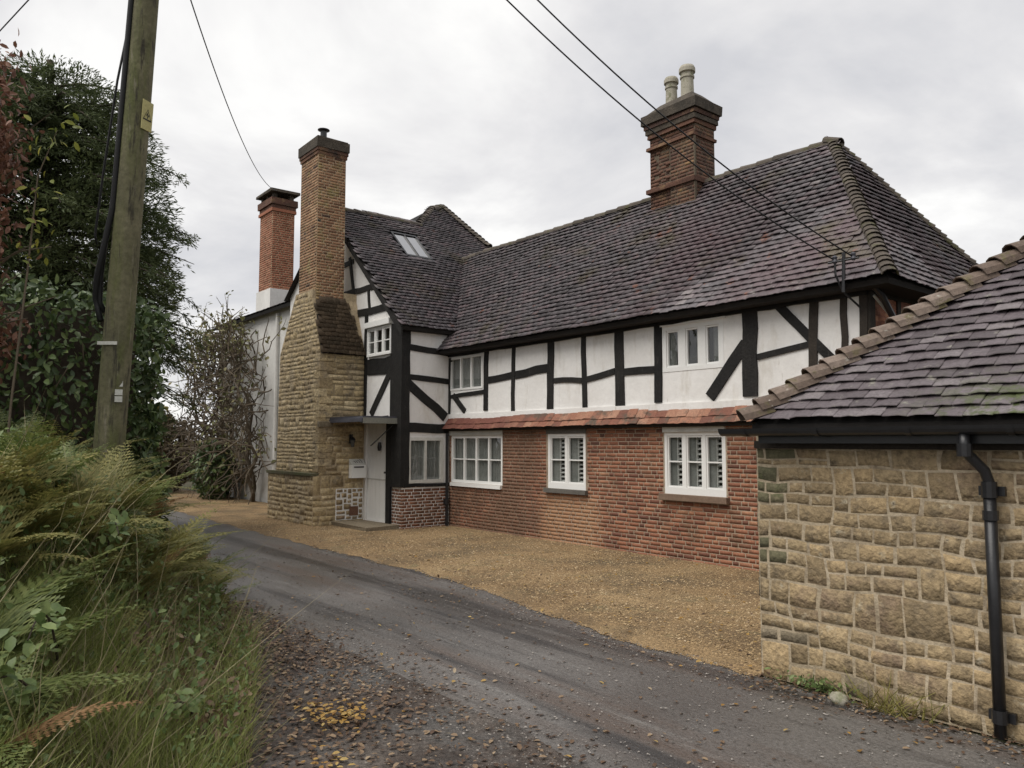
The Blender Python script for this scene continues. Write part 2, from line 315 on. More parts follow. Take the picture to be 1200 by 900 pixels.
class MB:
    def __init__(s): s.V = []; s.F = []

    def add(s, vs, fs):
        o = len(s.V); s.V += [tuple(v) for v in vs]; s.F += [tuple(i + o for i in f) for f in fs]; return s

    def box(s, x0, x1, y0, y1, z0, z1, j=0.0):
        vs = [(x, y, z) for z in (z0, z1) for y in (y0, y1) for x in (x0, x1)]
        if j: vs = [tuple(c + random.uniform(-j, j) for c in v) for v in vs]
        return s.add(vs, [(0, 2, 3, 1), (4, 5, 7, 6), (0, 1, 5, 4), (2, 6, 7, 3), (0, 4, 6, 2), (1, 3, 7, 5)])

    def obox(s, c, a, b, d):
        c, a, b, d = map(Vector, (c, a, b, d))
        vs = [c + a * i + b * k + d * l for l in (-.5, .5) for k in (-.5, .5) for i in (-.5, .5)]
        return s.add(vs, [(0, 2, 3, 1), (4, 5, 7, 6), (0, 1, 5, 4), (2, 6, 7, 3), (0, 4, 6, 2), (1, 3, 7, 5)])

    def tube(s, pts, r, n=6, cap=True):
        pts = [Vector(p) for p in pts]
        rs = r if isinstance(r, (list, tuple)) else [r] * len(pts)
        base = len(s.V)
        up = Vector((0, 0, 1)); prev = None
        for i, p in enumerate(pts):
            t = (pts[min(i + 1, len(pts) - 1)] - pts[max(i - 1, 0)]).normalized()
            if prev is None:
                x = t.cross(up if abs(t.z) < .9 else Vector((1, 0, 0))).normalized()
            else:
                x = (prev - t * prev.dot(t)).normalized()
            prev = x; y = t.cross(x)
            for k in range(n):
                a = 2 * math.pi * k / n
                s.V.append(tuple(p + (x * math.cos(a) + y * math.sin(a)) * rs[i]))
        for i in range(len(pts) - 1):
            for k in range(n):
                a = base + i * n + k; b = base + i * n + (k + 1) % n
                s.F.append((a, b, b + n, a + n))
        if cap:
            s.F.append(tuple(base + k for k in reversed(range(n))))
            s.F.append(tuple(base + (len(pts) - 1) * n + k for k in range(n)))
        return s

    def lathe(s, c, prof, n=16):
        base = len(s.V)
        for (r, z) in prof:
            for k in range(n):
                a = 2 * math.pi * k / n
                s.V.append((c[0] + r * math.cos(a), c[1] + r * math.sin(a), c[2] + z))
        for i in range(len(prof) - 1):
            for k in range(n):
                a = base + i * n + k; b = base + i * n + (k + 1) % n
                s.F.append((a, b, b + n, a + n))
        s.F.append(tuple(base + (len(prof) - 1) * n + k for k in range(n)))
        return s

    def build(s, name, mat, parent=None, smooth=False, kind=None, label=None):
        V = np.array(s.V, dtype=float)
        c = (V.min(0) + V.max(0)) / 2
        me = bpy.data.meshes.new(name)
        me.from_pydata([tuple(v) for v in V - c], [], s.F)
        me.materials.append(mat)
        if smooth:
            me.polygons.foreach_set('use_smooth', [True] * len(me.polygons))
        me.update()
        o = link(bpy.data.objects.new(name, me), parent, Matrix.Translation(c))
        if kind: o['kind'] = kind
        if label: o['label'] = label
        return o


def stuff_mesh(name, V, F, mat, parent=None, smooth=False):
    o = bpy.data.objects.new(name, np_mesh(name, V, F, mat, smooth))
    link(o, parent)
    o['kind'] = 'stuff'
    return o


def join_template(TV, TF, mats):
    """one array of the template copied by each 4x4"""
    TV = np.asarray(TV, float); TF = np.asarray(TF)
    A = np.asarray(mats, float)
    V = np.einsum('mij,nj->mni', A[:, :3, :3], TV) + A[:, None, :3, 3]
    F = TF[None] + (np.arange(len(A)) * len(TV))[:, None, None]
    return V.reshape(-1, 3), F.reshape(-1, TF.shape[1])


def pieces(recs, templates, n, name):
    """recs: (4x4, parent, material). The n that show largest become objects named `name`, the rest one joined stuff part per parent."""
    ws = [view_weight(r[0][:3, 3]) for r in recs]
    order = sorted(range(len(recs)), key=lambda i: -ws[i])
    own = [i for i in order[:n] if ws[i] > 0]
    rest = set(range(len(recs))) - set(own)
    cache = {}
    for i in own:
        A, par, mat = recs[i]
        t = i % len(templates)
        if (t, mat.name) not in cache: cache[(t, mat.name)] = np_mesh(name, templates[t][0], templates[t][1], mat)
        link(bpy.data.objects.new(name, cache[(t, mat.name)]), par, Matrix([list(map(float, r)) for r in A]))
    groups = {}
    for i in rest: groups.setdefault((recs[i][1].name, recs[i][2].name), []).append(i)
    for (pn, mn), ids in groups.items():
        Vs, Fs, off = [], [], 0
        for t in range(len(templates)):
            sub = [recs[i][0] for i in ids if i % len(templates) == t]
            if not sub: continue
            V, F = join_template(templates[t][0], templates[t][1], sub)
            Vs.append(V); Fs.append(F + off); off += len(V)
        stuff_mesh(name, np.vstack(Vs), np.vstack(Fs), recs[ids[0]][2], recs[ids[0]][1])


def mat4(o, x, y, z):
    A = np.eye(4); A[:3, 0] = x; A[:3, 1] = y; A[:3, 2] = z; A[:3, 3] = o
    return A


def inside(poly, x, y):
    c = False; j = len(poly) - 1
    for i in range(len(poly)):
        xi, yi = poly[i]; xj, yj = poly[j]
        if (yi > y) != (yj > y) and x < (xj - xi) * (y - yi) / (yj - yi) + xi: c = not c
        j = i
    return c


# ------------------------------------------------------------------ pieces: tiles, bricks, stones
def tile_template(seed):
    """unit-wide clay tile with a cambered, slightly uneven lower edge: x across, y up the slope, z out"""
    r = random.Random(seed)
    n = 3
    V, F = [], []
    lift = r.uniform(-.25, .35); skew = r.uniform(-.3, .3)
    for k in range(n + 1):
        x = -.5 + k / n
        cam_ = .30 * (1 - (2 * x) ** 2)
        e = r.uniform(-.03, .03)
        zt = 3.3 + cam_ + lift + skew * x + r.uniform(-.1, .1)
        V += [(x * .972, e, zt), (x * .972, 1.0, cam_ * .5), (x * .972, e + .01, zt - .7)]
    for k in range(n):
        a = 3 * k; b = a + 3
        F += [(a, b, b + 1, a + 1), (a + 2, b + 2, b, a)]
    F += [(2, 0, 1, 1), (3 * n, 3 * n + 2, 3 * n + 1, 3 * n + 1)]
    # quads only: the two sides are given as quads through an extra point
    V += [(-.486, .5, .75), (.486, .5, .75)]
    F[-2] = (2, 0, 1, len(V) - 2); F[-1] = (3 * n, 3 * n + 2, len(V) - 1, 3 * n + 1)
    return np.array(V), np.array(F)


TILES = [tile_template(k) for k in range(5)]


def tile_field(O, eu, ev, poly, parent, mat, gauge=.108, width=.168, thick=.0125, wob=.006, und=.02, jit=1.0, mat2=None):
    """courses of tiles over poly, given in metres along eu (eave) and ev (up the slope) from O"""
    O = np.array(O, float); eu = np.array(eu, float); ev = np.array(ev, float)
    eu /= np.linalg.norm(eu); ev /= np.linalg.norm(ev)
    nn = np.cross(eu, ev)
    us = [p[0] for p in poly]; vs = [p[1] for p in poly]
    out = []
    rows = int((max(vs) - min(vs)) / gauge) + 1
    for r in range(rows):
        v = min(vs) + r * gauge
        rowoff = random.uniform(-.02, .02) + (.5 * width if r % 2 else 0)
        u = min(us) - width + rowoff
        while u < max(us) + width:
            w = width
            uc = u + w / 2
            if inside(poly, uc, v + gauge * .45):
                p = O + eu * uc + ev * v
                h = (noise.noise(Vector(p) * .55) * 1.0 + noise.noise(Vector(p) * 1.7) * .45) * und
                dv = noise.noise(Vector((uc * .9, r * .37, 3.1))) * wob * 2 + random.gauss(0, wob * .4)
                q = p + ev * dv + nn * (h + random.uniform(0, .004) * jit)
                a = random.gauss(0, .013) * jit
                if random.random() < .03: a += random.uniform(-.06, .06); q = q - ev * random.uniform(0, .018) + nn * .004
                x = eu * math.cos(a) + ev * math.sin(a); y = ev * math.cos(a) - eu * math.sin(a)
                tl = random.gauss(0, .012) * jit
                y2 = y - nn * tl; z2 = nn + y * tl
                out.append((mat4(q, x * w, y2 * gauge * 1.9, z2 * thick), parent, mat2 if (mat2 and random.random() < .06) else mat))
            u += w
    return out


def brick_template(seed):
    r = random.Random(seed)
    j = .03
    V = [(sx * (.5 - (0.012 if z else 0)) + r.uniform(-j, j) * .25, sy * .5 + r.uniform(-j, j), z) for z in (0, 1) for sy in (-1, 1) for sx in (-1, 1)]
    F = [(4, 5, 7, 6), (0, 1, 5, 4), (2, 6, 7, 3), (0, 4, 6, 2), (1, 3, 7, 5)]
    return np.array(V), np.array(F)


BRICKS = [brick_template(k) for k in range(6)]


def brick_field(O, eu, nn, u0, u1, z0, z1, parent, mat, holes=(), course=.0665, joint=.0125, proud=.0022, mat2=None, clip=None, L=.222):
    """courses of brick on an upright plane: eu along, nn outward. holes are (u0,u1,z0,z1)"""
    O = np.array(O, float); eu = np.array(eu, float); nn = np.array(nn, float); ez = np.array([0, 0, 1.0])
    out = []
    r = 0; z = z0
    while z < z1 - .02:
        h = min(course, z1 - z) - joint
        zc = z + course / 2
        pat = [L, L / 2] if r % 3 else [L]
        k = random.randint(0, 1)
        u = u0 - (L * .25 if r % 2 else L * .5) - random.uniform(0, .02)
        edges = [(u0, u1)]
        for (a, b, c, d) in holes:
            if c < zc < d:
                ne = []
                for (s_, e_) in edges:
                    if b <= s_ or a >= e_: ne.append((s_, e_)); continue
                    if a > s_: ne.append((s_, a))
                    if b < e_: ne.append((b, e_))
                edges = ne
        while u < u1:
            w = pat[k % len(pat)]; k += 1
            for (s_, e_) in edges:
                a = max(u, s_); b = min(u + w, e_)
                if b - a < .035: continue
                if clip and not clip((a + b) / 2, zc): continue
                wb = b - a - joint
                wave = .004 * noise.noise(Vector((a * .8, z * .5, 1.7)))
                p = O + eu * ((a + b) / 2) + ez * (zc + wave) - nn * .004
                out.append((mat4(p, eu * wb, ez * h, nn * (proud + .004 + random.uniform(-.0012, .002))), parent, mat2 if (mat2 and random.random() < .05) else mat))
            u += w
        z += course; r += 1
    return out


def rubble(u0, u1, z0, z1, ws, hs, g=.03):
    nu = int(round((u1 - u0) / g)); nz = int(round((z1 - z0) / g))
    occ = np.zeros((nz, nu), bool); out = []
    for j in range(nz):
        for i in range(nu):
            if occ[j, i]: continue
            run = 0
            while i + run < nu and not occ[j, i + run]: run += 1
            w = max(2, int(round(random.uniform(*ws) / g))); h = max(2, int(round(random.uniform(*hs) / g)))
            if random.random() < .16: w = max(3, int(w * .6))
            if random.random() < .10: w = int(w * 1.35); h = int(h * 1.35)
            if run - w < 3: w = run if run < w * 1.6 + 2 else run // 2
            w = min(w, run)
            h = min(h, nz - j)
            if nz - (j + h) < 3: h = nz - j
            ww = w
            for jj in range(j, j + h):
                k = 0
                while k < ww and not occ[jj, i + k]: k += 1
                if k < ww:
                    h = jj - j; break
            h = max(h, 1)
            if ww < h * 1.05 and h > 4: h = max(4, int(ww * .8)) if nz - (j + max(4, int(ww * .8))) >= 3 else h
            occ[j:j + h, i:i + ww] = True
            out.append((u0 + i * g, u0 + (i + ww) * g, z0 + j * g, z0 + (j + h) * g))
    return out


def coursed(u0, u1, z0, z1, band, single, half):
    """squared rubble brought to rough courses: single stones the height of the band, or two layers of lower ones"""
    out = []; z = z0
    while z < z1 - .01:
        h = random.uniform(*band)
        if z1 - (z + h) < band[0] * .7: h = z1 - z
        u = u0 - random.uniform(0, .1)
        while u < u1 - .005:
            if random.random() < .36:
                w = random.uniform(*single)
                if u1 - (u + w) < .1: w = u1 - u
                out.append((max(u, u0), u + w, z, z + h)); u += w
            else:
                L = random.uniform(.45, .95)
                if u1 - (u + L) < .2: L = u1 - u
                f = random.uniform(.38, .62)
                for (c, d) in ((z, z + h * f), (z + h * f, z + h)):
                    x = u
                    while x < u + L - .005:
                        w = random.uniform(*half) * (1.15 if d - c > h * .5 else 1)
                        if u + L - (x + w) < .09: w = u + L - x
                        if min(x + w, u1) - max(x, u0) > .03: out.append((max(x, u0), min(x + w, u1), c, d))
                        x += w
                u += L
        z += h
    return out


def warp(u, z, k=1.0):
    return (.036 * noise.noise(Vector((u * 2.3, z * 3.0, 3.3))) * k + .014 * noise.noise(Vector((u * 6, z * 7, 1.3))) * k,
            .028 * noise.noise(Vector((u * 2.1, z * 2.6, 8.8))) * k + .012 * noise.noise(Vector((u * 5, z * 6, 4.4))) * k)


EXP = {4: .07, 5: .09}


def stone_mesh(w, h, proud, joint, r, nx=5, nz=4, rough=1.0):
    """a pillowed stone face w x h, origin at its centre in the wall plane; x along, y up, z out"""
    hw, hh = max(w / 2 - joint, .012), max(h / 2 - joint, .010)
    cv = min(.014, w * .06, h * .09)
    cj = [(r.uniform(-cv, cv), r.uniform(-cv, cv)) for _ in range(4)]
    off = (r.uniform(0, 99), r.uniform(0, 99))
    V = []
    for j in range(nz):
        for i in range(nx):
            s = i / (nx - 1) * 2 - 1; t = j / (nz - 1) * 2 - 1
            a, b = (s + 1) / 2, (t + 1) / 2
            border = i in (0, nx - 1) or j in (0, nz - 1)
            corner = i in (0, nx - 1) and j in (0, nz - 1)
            s2 = math.copysign(abs(s) ** EXP[nx], s); t2 = math.copysign(abs(t) ** EXP[nz], t)
            cx = (cj[0][0] * (1 - a) * (1 - b) + cj[1][0] * a * (1 - b) + cj[2][0] * a * b + cj[3][0] * (1 - a) * b)
            cy = (cj[0][1] * (1 - a) * (1 - b) + cj[1][1] * a * (1 - b) + cj[2][1] * a * b + cj[3][1] * (1 - a) * b)
            k = .86 if corner else 1
            x = s2 * hw * (k if w < h else 1 - (1 - k) * h / w) + cx; y = t2 * hh * (k if h <= w else 1 - (1 - k) * w / h) + cy
            if border:
                x += r.uniform(-1, 1) * joint * .35; y += r.uniform(-1, 1) * joint * .35
            z = -.003 if border else proud * (.75 + .35 * noise.noise(Vector((x * 9 + off[0], y * 9 + off[1], 0))) * rough + r.uniform(-.15, .15) * rough)
            V.append((x, y, z))
    F = [(j * nx + i, j * nx + i + 1, (j + 1) * nx + i + 1, (j + 1) * nx + i) for j in range(nz - 1) for i in range(nx - 1)]
    return np.array(V), np.array(F)


# ------------------------------------------------------------------ walls and windows
class Plane:
    """an upright wall plane; d is metres outward"""
    def __init__(s, axis, at): s.a = axis; s.at = at

    def P(s, u, z, d=0.0):
        return Vector((u, s.at - d, z)) if s.a == 'Y' else Vector((s.at + d, u, z))

    def box(s, mb, u0, u1, z0, z1, d0, d1, j=0.0):
        if s.a == 'Y': mb.box(u0, u1, s.at - d1, s.at - d0, z0, z1, j)
        else: mb.box(s.at + d0, s.at + d1, u0, u1, z0, z1, j)
        return mb


def wall_cells(mb, pl, u0, u1, z0, z1, holes, depth=.12):
    us = sorted({u0, u1, *[h[0] for h in holes], *[h[1] for h in holes]}); zs = sorted({z0, z1, *[h[2] for h in holes], *[h[3] for h in holes]})
    us = [u for u in us if u0 <= u <= u1]; zs = [z for z in zs if z0 <= z <= z1]
    for i in range(len(us) - 1):
        for j in range(len(zs) - 1):
            uc, zc = (us[i] + us[i + 1]) / 2, (zs[j] + zs[j + 1]) / 2
            if any(h[0] < uc < h[1] and h[2] < zc < h[3] for h in holes): continue
            mb.add([pl.P(us[i], zs[j]), pl.P(us[i + 1], zs[j]), pl.P(us[i + 1], zs[j + 1]), pl.P(us[i], zs[j + 1])], [(0, 1, 2, 3)])
    for (a, b, c, d) in holes:
        for q in ([(a, c), (b, c)], [(b, c), (b, d)], [(b, d), (a, d)], [(a, d), (a, c)]):
            mb.add([pl.P(*q[0]), pl.P(*q[1]), pl.P(*q[1], -depth), pl.P(*q[0], -depth)], [(0, 1, 2, 3)])
    return mb


def beam(pl, a, b, w, parent, mat, proud=.02, wob=.013, name='timber_beam'):
    """a slightly crooked timber from a to b (u,z), w wide"""
    a = Vector((a[0], a[1])); b = Vector((b[0], b[1]))
    d = b - a; L = d.length; t = d / L; n = Vector((-t.y, t.x))
    k = max(2, int(L / .35) + 1)
    V, F = [], []
    ph = random.uniform(0, 50)
    beam.i = getattr(beam, 'i', 0) + 1
    pr = proud + (beam.i % 11) * .0009
    for i in range(k + 1):
        c = a + t * (L * i / k)
        o = noise.noise(Vector((i * .8 + ph, ph, 0))) * wob * 2
        w1 = w / 2 * (1 + .1 * noise.noise(Vector((i * .7, ph, 5)))) ; w2 = w / 2 * (1 + .1 * noise.noise(Vector((i * .7, ph, 9))))
        l, r = c + n * (o + w1), c + n * (o - w2)
        V += [pl.P(l.x, l.y, -.03), pl.P(l.x, l.y, pr), pl.P(r.x, r.y, pr), pl.P(r.x, r.y, -.03)]
    for i in range(k):
        o = 4 * i
        for q in range(4):
            F.append((o + q, o + (q + 1) % 4, o + 4 + (q + 1) % 4, o + 4 + q))
    F += [(3, 2, 1, 0), (4 * k, 4 * k + 1, 4 * k + 2, 4 * k + 3)]
    mb = MB(); mb.add(V, F)
    return mb.build(name, mat, parent)


def window(pl, parent, u0, u1, z0, z1, lights, hbars=1, fw=.05, mw=.055, bw=.022, d=-.03, casement=True, sill=None, inside_=None, vbars=0, bot=None, mat=None, room=.3):
    mat = mat or M['paint']
    fr = MB()
    bot = bot or fw
    pl.box(fr, u0, u1, z1 - fw, z1, d - .06, d + .012)
    pl.box(fr, u0, u1, z0, z0 + bot, d - .06, d + .014)
    pl.box(fr, u0, u0 + fw, z0 + bot, z1 - fw, d - .06, d + .012)
    pl.box(fr, u1 - fw, u1, z0 + bot, z1 - fw, d - .06, d + .012)
    iu0, iu1, iz0, iz1 = u0 + fw, u1 - fw, z0 + bot, z1 - fw
    lw = (iu1 - iu0 - mw * (lights - 1)) / lights
    for k in range(1, lights):
        x = iu0 + k * lw + (k - 1) * mw
        pl.box(fr, x, x + mw, iz0, iz1, d - .055, d + .009)
    o = fr.build('window', mat, parent)
    for k in range(lights):
        a = iu0 + k * (lw + mw); b = a + lw
        if casement:
            cm = MB(); c = .028
            pl.box(cm, a + .002, b - .002, iz1 - c, iz1 - .002, d - .045, d - .004); pl.box(cm, a + .002, b - .002, iz0 + .002, iz0 + c, d - .045, d - .004)
            pl.box(cm, a + .002, a + c, iz0 + c, iz1 - c, d - .045, d - .004); pl.box(cm, b - c, b - .002, iz0 + c, iz1 - c, d - .045, d - .004)
            cm.build('casement', mat, o)
        for h in range(hbars):
            zc = iz0 + (iz1 - iz0) * (h + 1) / (hbars + 1)
            pl.box(MB(), a + .004, b - .004, zc - bw / 2, zc + bw / 2, d - .04, d - .008).build('glazing_bar', mat, o)
        for v in range(vbars):
            uc = a + lw * (v + 1) / (vbars + 1)
            pl.box(MB(), uc - bw / 2, uc + bw / 2, iz0 + .004, iz1 - .004, d - .042, d - .0095).build('glazing_bar', mat, o)
        for h in range(hbars + 1):
            za = iz0 + (iz1 - iz0) * h / (hbars + 1); zb = iz0 + (iz1 - iz0) * (h + 1) / (hbars + 1)
            g = MB(); t = random.uniform(-.0035, .0035); s_ = random.uniform(-.0035, .0035)
            g.add([pl.P(a, za, d - .03 + t), pl.P(b, za, d - .03 - t + s_), pl.P(b, zb, d - .03 - t), pl.P(a, zb, d - .03 + t - s_)], [(0, 1, 2, 3)])
            g.build('pane', M['glass'], o)
        if inside_ == 'shutter':
            # a folded louvred shutter inside each light: stiles and tilted slats
            s0 = a + lw * .52; s1 = b - .01
            st = MB()
            pl.box(st, s0 - .035, s0, iz0, iz1, d - .10, d - .065)
            st.build('shutter_stile', M['shutter'], o)
            pl.box(MB(), a + .004, a + lw * .46, iz0, iz1, d - .085, d - .065).build('shutter_leaf', M['curtain'], o)
            n = int((iz1 - iz0) / .075)
            for q in range(n):
                zc = iz0 + (q + .5) * (iz1 - iz0) / n
                c = pl.P((s0 + s1) / 2, zc, d - .085)
                e = pl.P(s1, 0) - pl.P(s0, 0)
                out = (pl.P(0, 0, 1) - pl.P(0, 0, 0))
                MB().obox(c, e, out * .045 + Vector((0, 0, -.030)), out * .003 + Vector((0, 0, .006))).build('shutter_slat', M['shutter'], o)
        if inside_ == 'curtain' or (inside_ == 'curtains' and k in (0, lights - 1)):
            cu = MB(); n = 14
            c0, c1 = (a, b) if inside_ == 'curtain' else ((a, a + lw * .6) if k == 0 else (b - lw * .6, b))
            vs = []
            for q in range(n + 1):
                uu = c0 + (c1 - c0) * q / n; dd = d - .07 + .012 * math.sin(q * 1.9 + k) + random.uniform(-.006, .006)
                vs += [pl.P(uu, iz0, dd), pl.P(uu, iz1, dd)]
            cu.add(vs, [(2 * q, 2 * q + 2, 2 * q + 3, 2 * q + 1) for q in range(n)])
            cu.build('curtain', M['curtain'], o)
    rm = MB(); e = .02
    a, b, c, f = u0 - e, u1 + e, z0 - e, z1 + e
    d0, d1 = d - .061, d - room
    q = [pl.P(a, c, d0), pl.P(b, c, d0), pl.P(b, f, d0), pl.P(a, f, d0), pl.P(a, c, d1), pl.P(b, c, d1), pl.P(b, f, d1), pl.P(a, f, d1)]
    rm.add(q, [(4, 5, 6, 7), (0, 1, 5, 4), (1, 2, 6, 5), (2, 3, 7, 6), (3, 0, 4, 7)])
    rm.build('room_recess', M['dark'], o)
    if sill:
        smat, ext, th, pr = sill
        pl.box(MB(), u0 - ext, u1 + ext, z0 - th, z0 - .002, -.02, pr, .003).build('sill', smat, o)
    return o

# ================================================================== SETTING: ground, road, gravel
EDGE = [(-60, 6.0), (-24, 5.6), (-20, 5.0), (-14, 4.45), (-9.5, 3.15), (-6.9, 2.66), (-5.4, 2.10), (-4.46, 1.70), (-3, 0.95), (0, -1.2), (6, -4.5), (40, -6)]


def edge_y(x):
    for (a, b), (c, d) in zip(EDGE, EDGE[1:]):
        if a <= x <= c: return b + (d - b) * (x - a) / (c - a)
    return EDGE[0][1] if x < EDGE[0][0] else EDGE[-1][1]


def sm(t): t = max(0, min(1, t)); return t * t * (3 - 2 * t)


def ground_z(x, y):
    d = edge_y(x) - y
    z = 0
    if d > 0:
        far = sm((-x - 3.0) / 3.5)
        z = sm(d / 1.1) * .40 + sm((d - .25) / 1.7) * 1.0 * far
        z += noise.noise(Vector((x * .9, y * .9, 0))) * .10 * sm(d / .8)
        z *= sm((x + 40) / 12)
    return z


xs = [-900, -300, -120, -60, -45] + list(np.linspace(-36, 3, 170)) + [6, 12, 30, 90, 300, 900]
ys = [-900, -300, -90, -40, -20, -12] + list(np.linspace(-8, 5.4, 80)) + [6.5, 8, 12, 20, 40, 120, 300, 900]
gv = [(x, y, ground_z(x, y) - (.012 if ground_z(x, y) == 0 else 0)) for y in ys for x in xs]
gf = [(j * len(xs) + i, j * len(xs) + i + 1, (j + 1) * len(xs) + i + 1, (j + 1) * len(xs) + i) for j in range(len(ys) - 1) for i in range(len(xs) - 1)]
g = bpy.data.objects.new('ground', np_mesh('ground', gv, gf, M['ground'], True)); link(g); g['kind'] = 'structure'


def strip(name, xs_, lo, hi, n, zf, mat):
    V, F = [], []
    for x in xs_:
        a, b = lo(x), hi(x)
        for k in range(n + 1):
            y = a + (b - a) * k / n
            V.append((x, y, zf(x, y, k / n)))
    for i in range(len(xs_) - 1):
        for k in range(n):
            a = i * (n + 1) + k
            F.append((a, a + n + 1, a + n + 2, a + 1))
    o = bpy.data.objects.new(name, np_mesh(name, V, F, mat, True)); link(o); o['kind'] = 'structure'
    return o


def road_hi(x):
    y = 6.0 if x > -15 else 6.0 + (-15 - x) * .02
    if x > -9: y -= .55 * sm((x + 9) / 4.5)
    return y + .09 * noise.noise(Vector((x * 1.3, 0, 4))) + .05 * noise.noise(Vector((x * 5, 0, 8))) if x < -3.5 else 5.44


def road_lo(x):
    return min(3.1, 3.12 if x > -9 else 9) + .16 * noise.noise(Vector((x * 1.1, 2, 4))) + .06 * noise.noise(Vector((x * 6, 2, 8))) if x > -9 else edge_y(x) - .25


rx = list(np.arange(-45, -12, .5)) + list(np.arange(-12, 3, .12)) + list(np.arange(3, 14, 1.0))
strip('road', rx, road_lo, road_hi, 10, lambda x, y, t: .004 + .03 * math.sin(math.pi * t) + .004 * noise.noise(Vector((x * 2, y * 2, 0))), M['road'])
strip('gravel_drive', list(np.arange(-34, -3.62, .12)) + [-3.62], lambda x: road_hi(x) - .06 + .05 * noise.noise(Vector((x * 9, 1, 1))), lambda x: 9.6 if x > -14.05 else 8.9, 12,
      lambda x, y, t: .010 + .028 * sm((y - road_hi(x)) / .35) + .006 * noise.noise(Vector((x * 3, y * 3, 2))), M['gravel'])
strip('verge', rx, lambda x: edge_y(x) - .35, lambda x: max(edge_y(x) - .3, road_lo(x) + .12), 6, lambda x, y, t: max(.002, ground_z(x, y) + .012), M['verge'])


def stones_stuff(name, pts, r0, r1, mat):
    """little uneven pebbles, eight-sided, lying on the ground"""
    tv = np.array([(1, 0, 0), (0, 1, 0), (-1, 0, 0), (0, -1, 0), (0, 0, .7), (0, 0, -.5)]) * 1.0
    tf = np.array([(0, 1, 4), (1, 2, 4), (2, 3, 4), (3, 0, 4)])
    n = len(pts); a = rng.uniform(0, 6.283, n); s = r0 + (r1 - r0) * rng.random(n) ** 2.2
    A = np.zeros((n, 4, 4)); A[:, 3, 3] = 1
    sx = s * rng.uniform(.8, 1.5, n); sy = s * rng.uniform(.7, 1.1, n)
    A[:, 0, 0] = np.cos(a) * sx; A[:, 1, 0] = np.sin(a) * sx; A[:, 0, 1] = -np.sin(a) * sy; A[:, 1, 1] = np.cos(a) * sy
    A[:, 2, 2] = s * .9; A[:, :3, 3] = pts
    V, F = join_template(tv, tf, A)
    return stuff_mesh(name, V, F, mat)


P = []
while len(P) < 42000:
    x = -3.6 - 14 * random.random() ** 1.5; y = random.uniform(road_hi(x) - .1, 9.58 if x > -14.05 else 8.3)
    if y < road_hi(x) + .02 and random.random() < .6: continue
    P.append((x, y, .04 + .006 * noise.noise(Vector((x * 3, y * 3, 2))) - .028 * (1 - sm((y - road_hi(x)) / .35))))
stones_stuff('gravel', np.array(P), .005, .016, M['pebble'])
P = []
while len(P) < 14000:
    x = 1.0 - 13 * random.random() ** 1.3; y = random.uniform(road_lo(x) - .5, road_hi(x))
    c = min(abs(y - road_lo(x)), abs(y - road_hi(x)))
    if random.random() > .16 + math.exp(-c * 3.5): continue
    P.append((x, y, .012 + .03 * math.sin(math.pi * max(0, min(1, (y - road_lo(x)) / (road_hi(x) - road_lo(x)))))))
stones_stuff('road_grit', np.array(P), .003, .011, M['grit'])


# ------------------------------------------------------------------ leaf helpers
LEAF2 = (np.array([(0, 0, 0), (.28, .5, .10), (0, 1, 0), (-.28, .5, .10)]), np.array([(0, 1, 2), (0, 2, 3)]))
LEAF4 = (np.array([(0, 0, 0), (.21, .3, .07), (.20, .68, .05), (0, 1, -.06), (-.20, .68, .05), (-.21, .3, .07), (0, .5, 0)]),
         np.array([(0, 1, 6), (1, 2, 6), (2, 3, 6), (3, 4, 6), (4, 5, 6), (5, 0, 6)]))


def frames(pts, ydir, zdir, size, width=1.0):
    """4x4s with y along ydir, z as near to zdir as possible"""
    y = ydir / (np.linalg.norm(ydir, axis=1, keepdims=True) + 1e-9)
    x = np.cross(y, zdir); x /= (np.linalg.norm(x, axis=1, keepdims=True) + 1e-9)
    z = np.cross(x, y)
    A = np.zeros((len(pts), 4, 4)); A[:, 3, 3] = 1
    s = np.asarray(size)[:, None]
    A[:, :3, 0] = x * s * width; A[:, :3, 1] = y * s; A[:, :3, 2] = z * s; A[:, :3, 3] = pts
    return A


def rand_dirs(n):
    v = rng.normal(size=(n, 3)); return v / np.linalg.norm(v, axis=1, keepdims=True)


def leaves(name, pts, nrm, size, tmpl, mat, parent=None, droop=.5, jit=.6, width=1.0):
    n = len(pts)
    y = rand_dirs(n) + np.array([0, 0, -droop]); zd = nrm + rand_dirs(n) * jit
    V, F = join_template(*tmpl, frames(pts, y, zd, size, width))
    o = bpy.data.objects.new(name, np_mesh(name, V, F, mat)); link(o, parent)
    return o


# ================================================================== THE TIMBER-FRAMED HOUSE
YW, YG, XR, XC, YC = 9.60, 8.40, -14.03, -15.68, 7.30
front, ret, gab, stkX, endp = Plane('Y', YW), Plane('X', XR), Plane('Y', YG), Plane('X', XC), Plane('X', -4.64)
house = thing('timber_framed_house', (-9.4, YW, 0), 'long black and white timber framed house with brick ground floor, tiled roof and two chimneys', 'house')
tiles, bricks = [], []

WIN = {                                                  # u0,u1,z0,z1
    'G1': (-13.95, -12.14, .98, 1.99), 'G2': (-10.77, -9.77, 1.00, 2.0), 'G3': (-7.99, -6.84, 1.04, 2.0),
    'U1': (-14.0, -12.80, 2.97, 3.70), 'U2': (-7.99, -6.83, 2.96, 3.69)}
